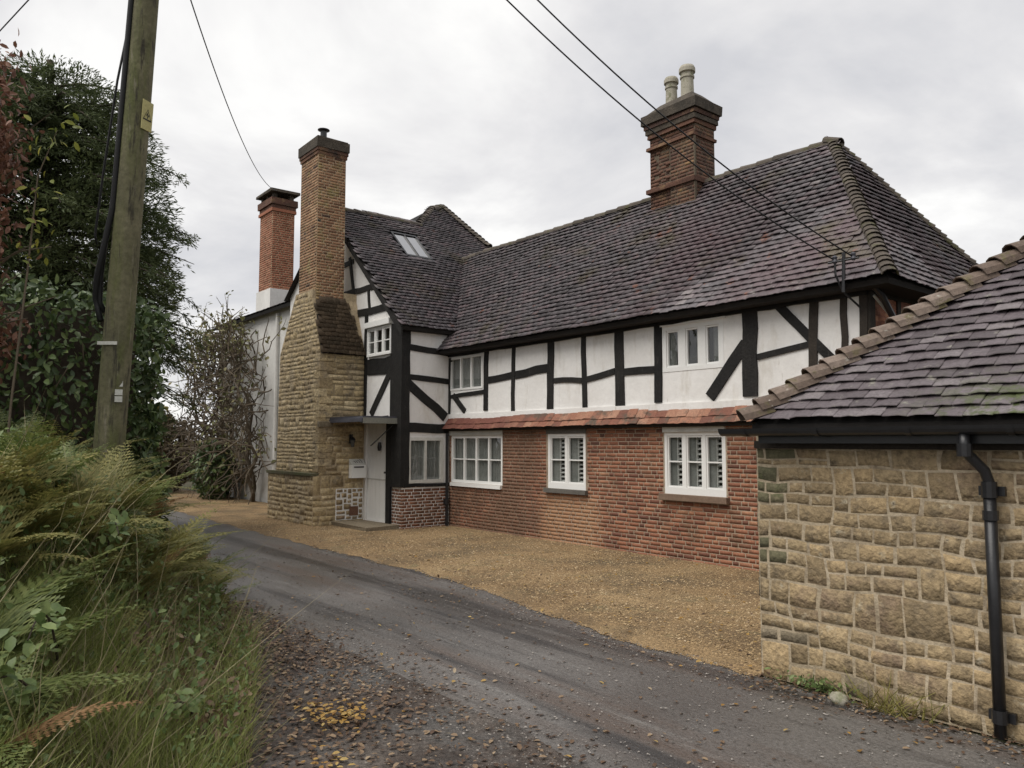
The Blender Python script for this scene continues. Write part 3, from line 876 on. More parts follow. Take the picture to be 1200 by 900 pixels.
# ground floor: a mortar-coloured backing carries every brick
bw = MB(); wall_cells(bw, front, XR, -4.64, 0, 2.20, [WIN['G1'], WIN['G2'], WIN['G3']])
brick_wall = bw.build('wall', M['mortar'], house, label='red brick ground floor wall under the tiled skirt')
holes = [(WIN['G1'][0], WIN['G1'][1], WIN['G1'][2] - .06, 2.0), (WIN['G2'][0] - .04, WIN['G2'][1] + .04, WIN['G2'][2] - .085, 2.0),
         (WIN['G3'][0] - .02, WIN['G3'][1] + .02, WIN['G3'][2] - .10, 2.09)]
bricks += brick_field((0, YW, 0), (1, 0, 0), (0, -1, 0), XR + .01, -4.64, 0.0, 2.17, brick_wall, M['brick'], holes)
# upper floor: plaster panels between timbers
uw = MB(); wall_cells(uw, Plane('Y', YW - .004), XR, -4.64, 2.20, 3.95, [WIN['U1'], WIN['U2']])
upper_wall = uw.build('wall', M['plaster'], house, label='white plaster upper wall between black timbers')
up = Plane('Y', YW - .004)
up.box(MB(), XR + .012, -4.62, 2.335, 2.455, .002, .03, .004).build('bottom_board', M['plaster'], upper_wall)
TB = M['timber']
for a, b, w in [((-12.69, 2.50), (-12.66, 3.76), .14), ((-11.79, 2.46), (-11.77, 3.76), .10), ((-10.69, 2.46), (-10.66, 3.78), .17), ((-9.77, 2.46), (-9.78, 3.78), .11),
                ((-8.92, 2.46), (-8.93, 3.80), .20), ((-8.08, 2.48), (-8.07, 3.80), .15), ((-6.385, 2.50), (-6.37, 3.80), .24), ((-5.42, 2.62), (-5.37, 3.82), .12),
                ((-4.97, 2.9), (-4.96, 3.82), .085), ((-4.70, 2.46), (-4.70, 3.82), .10),
                ((-12.62, 3.13), (-11.82, 3.17), .14), ((-11.72, 3.17), (-10.76, 3.24), .16), ((-10.58, 2.99), (-9.83, 2.95), .10), ((-9.72, 2.96), (-9.03, 3.04), .105),
                ((-8.82, 3.03), (-8.16, 3.03), .12), ((-6.26, 3.06), (-5.42, 3.17), .085), ((-7.10, 2.53), (-6.44, 3.27), .18), ((-5.98, 3.82), (-5.02, 2.80), .12),
                ((-13.93, 2.84), (-12.72, 2.90), .085), ((-13.86, 2.86), (-13.42, 2.50), .12), ((-14.0, 2.46), (-14.0, 3.7), .07)]:
    beam(up, a, b, w, upper_wall, TB if a[0] < -5.6 else M['old_timber'])
beam(up, (XR, 3.80), (-4.64, 3.80), .16, upper_wall, TB, proud=.05)
# windows of the long front
window(front, brick_wall, *WIN['G1'][:2], WIN['G1'][2], WIN['G1'][3] + 0, 4, 1, fw=.06, mw=.045, inside_='curtain', casement=False, sill=(M['paint'], -.02, .075, .05), d=-.02)
for nm, inn, sl in (('G2', 'shutter', (M['slate_sill'], .05, .08, .07)), ('G3', 'shutter', (M['sill'], .06, .09, .09))):
    window(front, brick_wall, *WIN[nm], 2 if nm == 'G2' else 3, 1, fw=.05, mw=.06, inside_=inn, sill=sl, bot=.10, d=-.015)
window(up, upper_wall, *WIN['U1'], 3, 0, fw=.045, mw=.045, inside_='curtain', casement=False, d=-.0)
wu2 = window(up, upper_wall, *WIN['U2'], 3, 0, fw=.075, mw=.13, inside_='curtains', casement=True, d=-.005, bot=.07)
up.box(MB(), -8.02, -6.78, 3.69, 3.735, 0, .03).build('drip_board', M['paint'], wu2)
front.box(MB(), -8.0, -6.83, 2.004, 2.10, -.02, .035).build('lintel_board', M['paint_dirty'], brick_wall)
front.box(MB(), -14.0, -12.12, 1.992, 2.10, -.02, .028).build('lintel_board', M['paint_dirty'], brick_wall)
front.box(MB(), -10.8, -9.74, 2.002, 2.09, -.02, .022).build('lintel_board', M['slate_sill'], brick_wall)
# the tiled skirt over the brickwork: two courses of warm red tiles
sk = MB(); sk.add([front.P(XR - .06, 2.13, .15), front.P(-4.64, 2.13, .15), front.P(-4.64, 2.36, .0), front.P(XR - .06, 2.36, .0), front.P(XR - .06, 2.10, .0), front.P(-4.64, 2.10, .0)],
                  [(0, 1, 2, 3), (0, 4, 5, 1)])
skirt = sk.build('tiled_skirt', M['deck'], house)
ev = Vector((0, .15, .23)).normalized()
skt = tile_field((XR - .08, YW - .17, 2.135), (1, 0, 0), ev, [(0, -.02), (9.42, -.02), (9.42, .24), (0, .24)], skirt, M['red_tile'], gauge=.125, width=.205, thick=.010, wob=.008, und=.03)
pieces([(r[0], r[1], r[2]) for r in skt], TILES, 140, 'skirt_tile')
front.box(MB(), XR, -4.64, 2.085, 2.125, .0, .10).build('skirt_board', M['old_timber'], house)

# right-hand end wall (mostly behind the outbuilding's roof)
ew = MB(); ew.add([endp.P(YW, 0), endp.P(13.6, 0), endp.P(13.6, 3.9), endp.P(YW, 3.9)], [(0, 1, 2, 3)])
end_wall = ew.build('wall', M['end_wall'], house, label='red end wall under the hipped roof')
bricks += brick_field((-4.64, 0, 0), (0, 1, 0), (1, 0, 0), 9.75, 12.6, 2.6, 3.8, end_wall, M['brick'], clip=lambda u, z: not (10.35 < u < 10.9))
for a, b, w in [((9.66, 0), (9.66, 3.85), .14), ((10.4, 0), (10.4, 3.85), .10), ((10.9, 2), (10.9, 3.85), .08), ((9.7, 3.80), (13.6, 3.80), .14), ((11.6, 2), (11.6, 3.85), .1)]:
    beam(endp, a, b, w, end_wall, M['old_timber'])
bk = MB(); bk.add([(-4.64, 13.6, 0), (-22, 13.6, 0), (-22, 13.6, 3.9), (-4.64, 13.6, 3.9)], [(0, 1, 2, 3)]); bk.build('wall', M['plaster'], house, label='plain back wall')
MB().tube([(-4.55, 9.52, 3.82), (-4.50, 9.66, 3.70), (-4.47, 9.9, 3.42), (-4.57, 9.98, 3.25), (-4.57, 9.98, 2.2)], .04, 8).build('drainpipe', M['iron'], house)
MB().tube([(-4.58, 9.62, 3.70), (-4.52, 10.0, 3.42), (-4.50, 10.5, 3.16)], .018, 6).build('pipe', M['tag'], house)

# cross wing: gable wall and return wall
GZ = 4.28; SL = .95; XE = -13.85; XRG = -17.45; ZRG = GZ + SL * (XE - XRG)
DOOR = (-15.60, -14.63, .12, 2.24); GW = (-15.50, -14.44, 3.76, 4.40)
gm = MB(); wall_cells(gm, gab, -20.0, XR, 0, 4.40, [DOOR, GW])
zr = lambda x: GZ + SL * (XE - x) - .08
gm.add([gab.P(-20.0, 4.4), gab.P(-14.06, 4.4), gab.P(XRG, zr(XRG)), gab.P(-20.0, 6.0)], [(0, 1, 2, 3)])
gable_wall = gm.build('wall', M['plaster'], house, label='white plaster gable wall of the cross wing')
RW = (8.54, 9.43, .98, 1.95)
rm_ = MB(); wall_cells(rm_, ret, YG, YW, 0, 4.40, [RW])
return_wall = rm_.build('wall', M['plaster'], house, label='white plaster return wall facing down the road')
for a, b, w in [((-15.0, 5.36), (-16.9, 5.40), .13), ((-14.5, 4.81), (-16.05, 4.84), .16), ((-15.66, 2.40), (-15.62, 4.8), .13), ((-16.15, 4.90), (-16.5, 6.25), .10), ((-15.48, 4.88), (-15.55, 5.33), .08),
                ((-16.3, 6.13), (-17.1, 6.10), .12), ((-15.55, 3.53), (-14.5, 3.53), .36), ((-15.36, 2.46), (-14.48, 3.42), .17), ((-15.66, 2.36), (-14.6, 2.36), .12)]:
    beam(gab, a, b, w, gable_wall, TB)
post = MB(); gab.box(post, -14.47, XR + .035, .90, 4.40, -.03, .045, .006); post.build('corner_post', TB, gable_wall)
post = MB(); gab.box(post, -14.62, -14.42, .1, 2.35, -.03, .05, .005); post.build('door_post', TB, gable_wall)
for a, b, w in [((8.42, 3.88), (9.6, 3.80), .13), ((8.42, 3.24), (9.6, 3.18), .12), ((8.46, 3.14), (9.5, 2.40), .20), ((8.42, 2.16), (9.58, 2.14), .20), ((8.49, .96), (8.49, 4.34), .16), ((8.42, 4.34), (9.6, 4.34), .10)]:
    beam(ret, a, b, w, return_wall, TB)
beam(ret, (8.45, .93), (9.58, .93), .07, return_wall, TB)
window(ret, return_wall, *RW, 2, 0, fw=.07, mw=.05, inside_='curtain', casement=False, d=.01, mat=M['paint_dirty'])
bricks += brick_field((XR, 0, 0), (0, 1, 0), (1, 0, 0), YG - .02, YW, 0, .89, return_wall, M['brick'])
bricks += brick_field((0, YG, 0), (1, 0, 0), (0, -1, 0), -14.42, XR, 0, .89, gable_wall, M['brick'])
wg = window(gab, gable_wall, *GW, 3, 1, fw=.045, mw=.05, d=.05, inside_=None)
gab.box(MB(), -15.54, -14.42, 4.41, 4.53, .0, .13).build('window_hood', M['paint'], wg)
# door, canopy, step
dm = MB(); gab.box(dm, DOOR[0], DOOR[1], DOOR[2], DOOR[3], -.10, -.06)
door = dm.build('door', M['paint'], house)
for k in range(5):
    x0 = DOOR[0] + .01 + k * .192
    gab.box(MB(), x0, x0 + .184, DOOR[2] + .01, DOOR[3] - .01, -.06, -.048).build('door_plank', M['paint'], door)
gab.box(MB(), DOOR[0] + .02, DOOR[1] - .02, 1.02, 1.045, -.05, -.035).build('door_rail', M['paint_dirty'], door)
gab.box(MB(), -14.74, -14.65, 1.17, 1.21, -.05, .02).build('handle', M['iron'], door)
MB().lathe((-14.98, YG + .0, 1.74), [(.0, -.09), (.035, -.08), (.045, 0), (.03, .1), (.0, .11)], 10).build('knocker', M['iron'], door)
cp = MB(); cp.box(XC, -14.18, 7.55, 8.40, 2.31, 2.39, .006); cp.box(XC, -14.16, 7.53, 7.60, 2.27, 2.34, .004)
canopy = cp.build('door_canopy', M['lead'], house)
MB().box(-14.30, -14.15, 7.56, 8.40, 2.235, 2.36, .008).build('canopy_beam', M['grey_wood'], canopy)
MB().obox((-14.25, 8.06, 2.0), (.02, 0, 0), (0, .55, .46), (0, -.012, .014)).build('canopy_brace', TB, canopy)
MB().box(-15.66, -14.1, 7.62, 8.39, 0.0, .115, .012).build('doorstep', M['stone_grey'], house)
MB().tube([(-14.01, 9.53, 2.05), (-14.0, 9.53, .5), (-14.0, 9.53, .02)], .035, 8).build('drainpipe', M['iron'], house)
MB().tube([(-13.99, 9.50, .5), (-13.99, 9.50, .62)], .06, 8).build('pipe_hopper', M['iron'], house)

# stone chimney stack against the gable
SO = [(-18.0, 1.15), (-17.92, 3.95), (-17.06, 5.30), (-16.15, 5.30), (-16.15, 5.10), (-15.70, 3.86), (XC, 1.15)]
def lim(z):
    if z < 3.95: l = -18.0 + .08 * (z - 1.15) / 2.8
    else: l = -17.92 + .86 * (z - 3.95) / 1.35
    r = XC if z < 3.86 else XC - .47 * (z - 3.86) / 1.24
    return l, r
sb = MB()
n = len(SO)
sb.add([(x, YC, z) for x, z in SO] + [(x, YG, z) for x, z in SO], [tuple(range(n))] + [(i, i + n, (i + 1) % n + n, (i + 1) % n) for i in range(n)])
sb.box(-18.2, XC - .002, 7.18, YG, 0, 1.14)
stack = sb.build('chimney_stack', M['old_mortar'], house, label='tall golden rubble chimney stack with a thin brick shaft')
rs = random.Random(5)
VS, FS, off = [], [], 0
def put(V, F, O, ex, ez, nn, clampf=None):
    global off
    Q = np.array(O)[None] + V[:, :1] * np.array(ex) + V[:, 1:2] * np.array(ez) + V[:, 2:] * np.array(nn)
    if clampf is not None:
        for q in Q:
            l, r = lim(q[2]); q[0] = min(max(q[0], l + .004), r - .004)
    VS.append(Q); FS.append(F + off); off += len(Q)
def put_warped(a, b, c, d, face, bounds, clampf=None):
    w, h = b - a, d - c; uc, zc = (a + b) / 2, (c + d) / 2
    V, F = stone_mesh(w, h, rs.choice((.001, .002, .003, .005, .008)), .0075, rs, 4, 4, 2.0)
    for q in V:
        e = max(0, min(1, (uc + q[0] - bounds[0]) / .1, (bounds[1] - uc - q[0]) / .1, (zc + q[1] - bounds[2]) / .08, (bounds[3] - zc - q[1]) / .08))
        du, dz = warp(uc + q[0], zc + q[1], e); q[0] += du; q[1] += dz
    if face[0] == 'Y': put(V, F, (uc, face[1], zc), (1, 0, 0), (0, 0, 1), (0, -1, 0), clampf)
    else: put(V, F, (face[1], uc, zc), (0, 1, 0), (0, 0, 1), (1, 0, 0))
for (a, b, c, d) in coursed(-18.0, XC, 1.17, 5.28, (.14, .26), (.12, .26), (.07, .2)):
    zc = (c + d) / 2; l, r = lim(zc)
    if (a + b) / 2 < l or (a + b) / 2 > r: continue
    put_warped(a, b, c, d, ('Y', YC), (-18.0, XC, 1.17, 5.28), True)
for (a, b, c, d) in coursed(-18.2, XC, 0.0, 1.11, (.18, .28), (.14, .3), (.09, .24)): put_warped(a, b, c, d, ('Y', 7.18), (-18.2, XC, 0, 1.11))
for (a, b, c, d) in coursed(YC, YG - .02, 1.11, 3.84, (.2, .32), (.2, .45), (.16, .4)): put_warped(a, b, c, d, ('X', XC), (YC, YG - .02, 1.11, 3.84))
for (a, b, c, d) in coursed(7.18, YG - .02, 0, 1.11, (.2, .32), (.2, .45), (.16, .36)): put_warped(a, b, c, d, ('X', XC), (7.18, YG - .02, 0, 1.11))
stuff_mesh('stone', np.vstack(VS), np.vstack(FS), M['stack_stone'], stack)
MB().box(-18.24, XC - .0, 7.14, 7.33, 1.11, 1.175, .006).build('plinth_ledge', M['stone_green'], stack)
MB().box(XC - .03, XC + .05, 7.28, 7.62, 2.18, 2.30, .01).build('stone_ledge', M['stone_grey'], stack)
# quoins at the corner of the stack
z = 1.2; k = 0
while z < 3.75:
    h = random.uniform(.13, .22); w = .16 if k % 2 else .28
    MB().box(XC - w, XC + .012, YC - .012, YC + (.30 if k % 2 else .16), z, min(z + h, 3.84) - .012, .008).build('quoin', M['stack_stone'], stack)
    z += h; k += 1
# patch of bold white pointing and an air brick low down beside the door
MB().box(XC, XC + .006, 7.72, 8.385, .13, .82, .0).build('white_pointing', M['plaster'], stack)
for (a, b, c, d) in rubble(7.72, 8.385, .13, .82, (.12, .24), (.09, .15)):
    V, F = stone_mesh(b - a, d - c, .014, .019, rs, 4, 4); V[:, 2] = np.maximum(V[:, 2], .002)
    A = mat4((XC + .006, (a + b) / 2, (c + d) / 2), (0, 1, 0), (0, 0, 1), (1, 0, 0))
    link(bpy.data.objects.new('stone', np_mesh('stone', V, F, M['stone'])), stack, Matrix([list(map(float, r)) for r in A]))
MB().box(XC + .01, XC + .026, 8.05, 8.26, .22, .42, .002).build('air_brick', M['dark_brick'], stack)
# tiled shoulder on the right side of the stack
shv = Vector((-.47, 0, 1.24)); shl = shv.length
tiles += tile_field((XC + .06, 7.27, 3.80), (0, 1, 0), shv, [(0, 0), (1.13, 0), (.80, shl + .03), (.12, shl + .03)], stack, M['shoulder_tile'], gauge=.105, und=.01)
MB().add([(XC + .03, 7.3, 3.80), (XC + .03, 8.38, 3.80), (-16.17, 8.10, 5.12), (-16.17, 7.36, 5.12)], [(0, 1, 2, 3)]).build('tile_bed', M['deck'], stack)
MB().add([(XC, YG, 3.80), (XC, 8.30, 3.80), (-16.15, 8.08, 5.12), (-16.15, YG, 5.12)], [(0, 1, 2, 3)]).build('shoulder_back', M['old_mortar'], stack)
# brick shaft
shf = MB(); shf.box(-17.06, -16.13, 7.37, 8.06, 4.9, 8.56); shaft = shf.build('brick_shaft', M['old_mortar'], stack)
pc = []
pc += brick_field((0, 7.37, 0), (1, 0, 0), (0, -1, 0), -17.06, -16.13, 5.22, 8.5, shaft, M['old_brick'], mat2=M['dark_brick'])
pc += brick_field((-16.13, 0, 0), (0, 1, 0), (1, 0, 0), 7.37, 8.06, 5.0, 8.5, shaft, M['old_brick'], mat2=M['dark_brick'])
pieces(pc, BRICKS, 0, 'brick')
for k, (z0, z1, e) in enumerate([(8.46, 8.535, .022), (8.537, 8.61, .045), (8.612, 8.83, .062), (8.832, 8.87, .035)]):
    MB().box(-17.06 - e, -16.13 + e, 7.37 - e, 8.06 + e, z0, z1, .006).build('cap_course', M['cap'] if k > 1 else M['dark_brick'], stack)
MB().lathe((-16.42, 7.62, 8.86), [(.075, 0), (.075, .26), (.08, .265), (.14, .29), (.14, .305), (.02, .34)], 12).build('cowl', M['iron'], stack)

# roofs --------------------------------------------------------------
EY, EZ, RY, RZ = 9.28, 3.83, 11.60, 6.64
XH, XA = -4.24, -6.10                                    # hip eave, hip apex
def wing_z(x): return GZ + SL * (XE - x)
rd = MB()
vx = lambda z: XE - (z - GZ) / SL
rd.add([(-14.08, EY, EZ), (XH, EY, EZ), (XA, RY, RZ), (vx(RZ), RY, RZ), (-14.08, 9.62, 4.24)], [(0, 1, 2, 3, 4)])
rd.add([(XH, EY, EZ), (XH, 13.92, EZ), (XA, RY, RZ)], [(0, 1, 2)])
rd.add([(XH, 13.92, EZ), (-18, 13.92, EZ), (-18, RY, RZ), (XA, RY, RZ)], [(0, 1, 2, 3)])
rd.add([(-14.08, EY + .02, EZ - .06), (XH - .02, EY + .02, EZ - .06), (XH - .02, 13.9, EZ - .06), (-4.64, 13.6, EZ - .06), (-4.64, 9.6, EZ - .06), (-14.08, 9.6, EZ - .06)], [(0, 5, 4, 1), (1, 4, 3, 2)])
rd.add([(-14.08, EY, EZ), (XH, EY, EZ), (XH, EY + .02, EZ - .06), (-14.08, EY + .02, EZ - .06)], [(0, 1, 2, 3)])
rd.add([(XH, EY, EZ), (XH, 13.92, EZ), (XH - .02, 13.9, EZ - .06), (XH - .02, EY + .02, EZ - .06)], [(0, 1, 2, 3)])
main_roof = rd.build('roof', M['deck'], house, label='long hipped tile roof of the main range')
mv = Vector((0, RY - EY, RZ - EZ)); ml = mv.length
X0 = -14.10
tiles += tile_field((X0, EY - .03, EZ - .01), (1, 0, 0), mv, [(0, 0), (XH - X0, 0), (XA - X0, ml), (vx(RZ) - X0, ml), (-.02, (4.33 - EZ) / (RZ - EZ) * ml), (0, .2)], main_roof, M['tile'], gauge=.118, width=.172, und=.038, thick=.0150, wob=.011)
hv = Vector((XA - XH, 0, RZ - EZ)); hl = hv.length
tiles += tile_field((XH + .02, EY, EZ - .01), (0, 1, 0), hv, [(0, 0), (13.92 - EY, 0), (RY - EY, hl)], main_roof, M['tile'], gauge=.118, width=.172, und=.038, thick=.0150, wob=.011)

def saddle(c, along, out, w, L, t, lift, n=6):
    """a curved ridge or bonnet tile astride a roof edge: along points up the edge, out away from the roof"""
    along = Vector(along).normalized(); out = Vector(out); out = (out - along * out.dot(along)).normalized(); side = along.cross(out)
    V, F = [], []
    for e in (0, 1):
        for q in (0, 1):
            for k in range(n + 1):
                a = math.pi * (k / n - .5) * 1.1
                rr = w * (1 - .12 * e) - q * t
                lf = lift * (1 - e)
                V.append(Vector(c) + along * (L * (e - .5)) + side * math.sin(a) * rr + out * (math.cos(a) * rr * .75 - w * .30 + lf))
    m = n + 1
    for k in range(n):
        F += [(k, k + 1, 2 * m + k + 1, 2 * m + k), (m + k, 3 * m + k, 3 * m + k + 1, m + k + 1), (k, m + k, m + k + 1, k + 1), (2 * m + k, 2 * m + k + 1, 3 * m + k + 1, 3 * m + k)]
    F += [(0, 2 * m, 3 * m, m), (n, m + n, 3 * m + n, 2 * m + n)]
    return V, F
def edge_tiles(name, a, b, out, parent, mat, step, w, L, t=.014, lift=.03):
    a, b = Vector(a), Vector(b); d = b - a; n = int(d.length / step)
    for k in range(n):
        c = a + d * ((k + .5) / n)
        c = c + Vector(out).normalized() * (noise.noise(c * .55) * .02 + random.uniform(-.006, .006))
        dd = d.normalized() + Vector((random.gauss(0, .02), random.gauss(0, .02), random.gauss(0, .02)))
        mb = MB(); mb.add(*saddle(c, dd, out, w, L, t, lift)); mb.build(name, mat, parent)
edge_tiles('hip_tile', (XH + .03, EY - .03, EZ + .04), (XA, RY, RZ + .03), (.7, -.7, .8), main_roof, M['ridge_tile'], .115, .10, .19, lift=.035)
edge_tiles('hip_tile', (XH + .03, 13.95, EZ + .04), (XA, RY, RZ + .03), (.7, .7, .8), main_roof, M['ridge_tile'], .12, .10, .19, lift=.03)
edge_tiles('ridge_tile', (-16.3, RY, RZ + .02), (XA - .02, RY, RZ + .03), (0, 0, 1), main_roof, M['ridge_tile'], .32, .13, .35, lift=.006)
ap = MB(); ap.add(*saddle((XA + .02, RY, RZ + .04), (1, 0, -.25), (.2, 0, 1), .13, .26, .02, .02)); ap.build('hip_cap', M['ridge_tile'], main_roof)

wing_poly = [(8.25, XE), (13.6, XE), (12.99, -17.09), (12.40, -18.57), (11.87, -18.35), (10.93, -17.53), (8.25, XRG)]
wd = MB()
wd.add([(x, y, wing_z(x)) for y, x in wing_poly], [tuple(range(len(wing_poly)))])
wd.add([(XRG, 8.25, ZRG), (XRG, 11.2, ZRG), (-20.1, 11.2, ZRG - 2.0), (-20.1, 8.25, ZRG - 2.0)], [(0, 1, 2, 3)])
wd.add([(-17.53, 10.93, wing_z(-17.53)), (-18.35, 11.87, wing_z(-18.35)), (-19.6, 11.87, 8.5), (-20.4, 10.9, 7.0)], [(0, 1, 2, 3)])
wd.add([(-18.35, 11.87, wing_z(-18.35)), (-18.57, 12.40, wing_z(-18.57)), (-20.4, 12.6, 8.0), (-19.6, 11.87, 8.5)], [(0, 1, 2, 3)])
wd.add([(XE, 8.25, GZ), (XE, 9.9, GZ), (XE - .02, 9.9, GZ - .07), (XE - .02, 8.25, GZ - .07)], [(0, 1, 2, 3)])
wd.add([(XE - .02, 8.25, GZ - .07), (XE - .02, 9.9, GZ - .07), (XR, 9.9, GZ - .07), (XR, 8.25, GZ - .07)], [(0, 1, 2, 3)])
wing_roof = wd.build('roof', M['deck'], house, label='steep tiled roof of the cross wing with a rooflight')
wv = Vector((-1, 0, SL)).normalized()
k_ = math.sqrt(1 + SL * SL)
wt = tile_field((XE + .02, 8.25, GZ + .0), (0, 1, 0), wv, [(y - 8.25, (XE - x) * k_) for y, x in wing_poly], wing_roof, M['tile'], gauge=.118, und=.035, mat2=M['tile_warm'], thick=.0150, wob=.011)
SKY = (9.66, 10.42, (XE + 16.04) * k_, (XE + 16.86) * k_)   # rooflight: y0,y1, up-slope from, to
def keep(r):
    p = r[0][:3, 3]
    y, v = p[1], (XE - p[0]) * k_
    if SKY[0] - .06 < y < SKY[1] + .06 and SKY[2] - .16 < v < SKY[3] + .02: return False
    zm = EZ + (p[1] - EY) * (RZ - EZ) / (RY - EY)
    return not (p[0] > -16.4 and p[2] < zm - .15 and p[1] < RY)
tiles += [r for r in wt if keep(r)]
def slope_pt(y, v, h=0): return Vector((XE, y, GZ)) + wv * v + Vector((SL, 0, 1)).normalized() * h
sm_ = MB()
for (a, b, c, d) in [(SKY[0], SKY[1], SKY[2], SKY[2] + .07), (SKY[0], SKY[1], SKY[3] - .06, SKY[3]), (SKY[0], SKY[0] + .05, SKY[2] + .07, SKY[3] - .06), (SKY[1] - .05, SKY[1], SKY[2] + .07, SKY[3] - .06), ((SKY[0] + SKY[1]) / 2 - .02, (SKY[0] + SKY[1]) / 2 + .02, SKY[2] + .07, SKY[3] - .06)]:
    q = [slope_pt(a, c), slope_pt(b, c), slope_pt(b, d), slope_pt(a, d)]; q2 = [slope_pt(a, c, .075), slope_pt(b, c, .075), slope_pt(b, d, .075), slope_pt(a, d, .075)]
    sm_.add(q + q2, [(4, 5, 6, 7), (0, 1, 5, 4), (1, 2, 6, 5), (2, 3, 7, 6), (3, 0, 4, 7)])
skl = sm_.build('rooflight', M['iron'], wing_roof)
for s_ in (0, 1):
    a = SKY[0] + .05 if s_ == 0 else (SKY[0] + SKY[1]) / 2 + .02; b = (SKY[0] + SKY[1]) / 2 - .02 if s_ == 0 else SKY[1] - .05
    MB().add([slope_pt(a, SKY[2] + .07, .05), slope_pt(b, SKY[2] + .07, .05), slope_pt(b, SKY[3] - .06, .05), slope_pt(a, SKY[3] - .06, .05)], [(0, 1, 2, 3)]).build('pane', M['roof_glass'], skl)
q = [slope_pt(SKY[0] - .05, SKY[2] - .13, .045), slope_pt(SKY[1] + .05, SKY[2] - .13, .045), slope_pt(SKY[1] + .05, SKY[2] + .01, .06), slope_pt(SKY[0] - .05, SKY[2] + .01, .06)]
MB().add(q, [(0, 1, 2, 3)]).build('flashing', M['lead'], skl)
edge_tiles('ridge_tile', (XRG, 8.3, ZRG + .02), (XRG, 10.95, ZRG + .02), (0, 0, 1), wing_roof, M['ridge_tile'], .32, .13, .35, lift=.006)
edge_tiles('hip_tile', (-17.09 + .1, 12.95, wing_z(-17.09)), (-18.57, 12.40, wing_z(-18.57) + .03), (.5, .7, .8), wing_roof, M['ridge_tile'], .15, .13, .22, lift=.04)
edge_tiles('hip_tile', (-17.53, 10.93, wing_z(-17.53)), (-18.35, 11.87, wing_z(-18.35) + .03), (.2, -.7, .9), wing_roof, M['ridge_tile'], .16, .12, .22, lift=.03)
edge_tiles('ridge_tile', (-18.35, 11.87, wing_z(-18.35) + .04), (-18.57, 12.40, wing_z(-18.57) + .04), (0, 0, 1), wing_roof, M['ridge_tile'], .25, .15, .3, lift=.006)
# barge board of the gable
bb = MB()
for x0, x1 in ((XE + .0, XRG),):
    q = []
    for d in (.16, .12):
        q += [gab.P(x0, wing_z(x0) - .03, d), gab.P(x1, wing_z(x1) - .03, d), gab.P(x1, wing_z(x1) - .20, d), gab.P(x0, wing_z(x0) - .20, d)]
    bb.add(q, [(0, 1, 2, 3), (4, 7, 6, 5), (0, 4, 5, 1), (1, 5, 6, 2), (2, 6, 7, 3), (3, 7, 4, 0)])
bb.build('barge_board', TB, gable_wall)

pieces(tiles, TILES, 300, 'tile')

# main chimney on the ridge ------------------------------------------
mc = MB(); mc.box(-9.63, -8.56, 11.28, 11.86, 6.0, 7.72); mch = mc.build('chimney', M['chimney_mortar'], house, label='red brick chimney with two pots on the main ridge')
pc = []
clipf = lambda u, z: not (-9.42 < u < -9.16 and 6.72 < z < 7.42)
pc += brick_field((0, 11.28, 0), (1, 0, 0), (0, -1, 0), -9.63, -8.56, 6.1, 7.72, mch, M['dark_brick'], clip=clipf, proud=.012)
pc += brick_field((0, 11.28, 0), (1, 0, 0), (0, -1, 0), -9.42, -9.16, 6.72, 7.42, mch, M['dark_brick'], proud=.002)
pc += brick_field((-8.56, 0, 0), (0, 1, 0), (1, 0, 0), 11.28, 11.86, 6.1, 7.72, mch, M['dark_brick'])
# the raised pilaster on the right part of the face
mc = MB(); mc.box(-9.10, -8.56 + .02, 11.23, 11.28, 6.2, 7.55); pil = mc.build('pilaster', M['chimney_mortar'], mch)
pc += brick_field((0, 11.23, 0), (1, 0, 0), (0, -1, 0), -9.10, -8.55, 6.15, 7.55, mch, M['dark_brick'], mat2=M['old_brick'])
pieces(pc, BRICKS, 0, 'brick')
for z0, z1, e, m_ in [(6.62, 6.70, .045, 'dark_brick'), (7.48, 7.54, .03, 'dark_brick'), (7.72, 7.80, .03, 'dark_brick'), (7.803, 7.90, .055, 'cap'), (7.903, 7.98, .075, 'dark_brick'), (7.983, 8.17, .115, 'cap')]:
    y0 = 11.23 if z0 < 7.6 else 11.26
    MB().box(-9.63 - e, -8.56 + e, y0 - e, 11.86 + e, z0, z1, .008).build('corbel_course', M[m_], mch)
ct = MB(); e = .10
ct.add([(-9.63 - e, 11.27 - e, 8.16), (-8.56 + e, 11.27 - e, 8.16), (-8.56 + e, 11.86 + e, 8.16), (-9.63 - e, 11.86 + e, 8.16), (-9.48, 11.42, 8.40), (-8.72, 11.42, 8.42), (-8.72, 11.72, 8.42), (-9.48, 11.72, 8.40)],
       [(0, 1, 5, 4), (1, 2, 6, 5), (2, 3, 7, 6), (3, 0, 4, 7), (4, 5, 6, 7)])
ct.build('flaunching', M['cap'], mch)
for x, y, z, s_ in ((-9.33, 11.58, 8.36, .86), (-8.93, 11.56, 8.38, .94)):
    MB().lathe((x, y, z), [(.135 * s_, 0), (.125 * s_, .42 * s_), (.145 * s_, .43 * s_), (.145 * s_, .47 * s_), (.128 * s_, .48 * s_), (.128 * s_, .53 * s_), (.165 * s_, .55 * s_), (.165 * s_, .63 * s_), (.14 * s_, .68 * s_), (.10 * s_, .68 * s_), (.10 * s_, .5 * s_), (.02, .5 * s_)], 18).build('chimney_pot', M['pot'], mch, smooth=False)
# lead and mortar collar at the chimney foot
MB().add([(-9.80, 11.16, 6.15), (-8.46, 11.16, 6.15), (-8.52, 11.222, 6.26), (-9.76, 11.222, 6.26)], [(0, 1, 2, 3)]).build('flashing', M['cap'], mch)

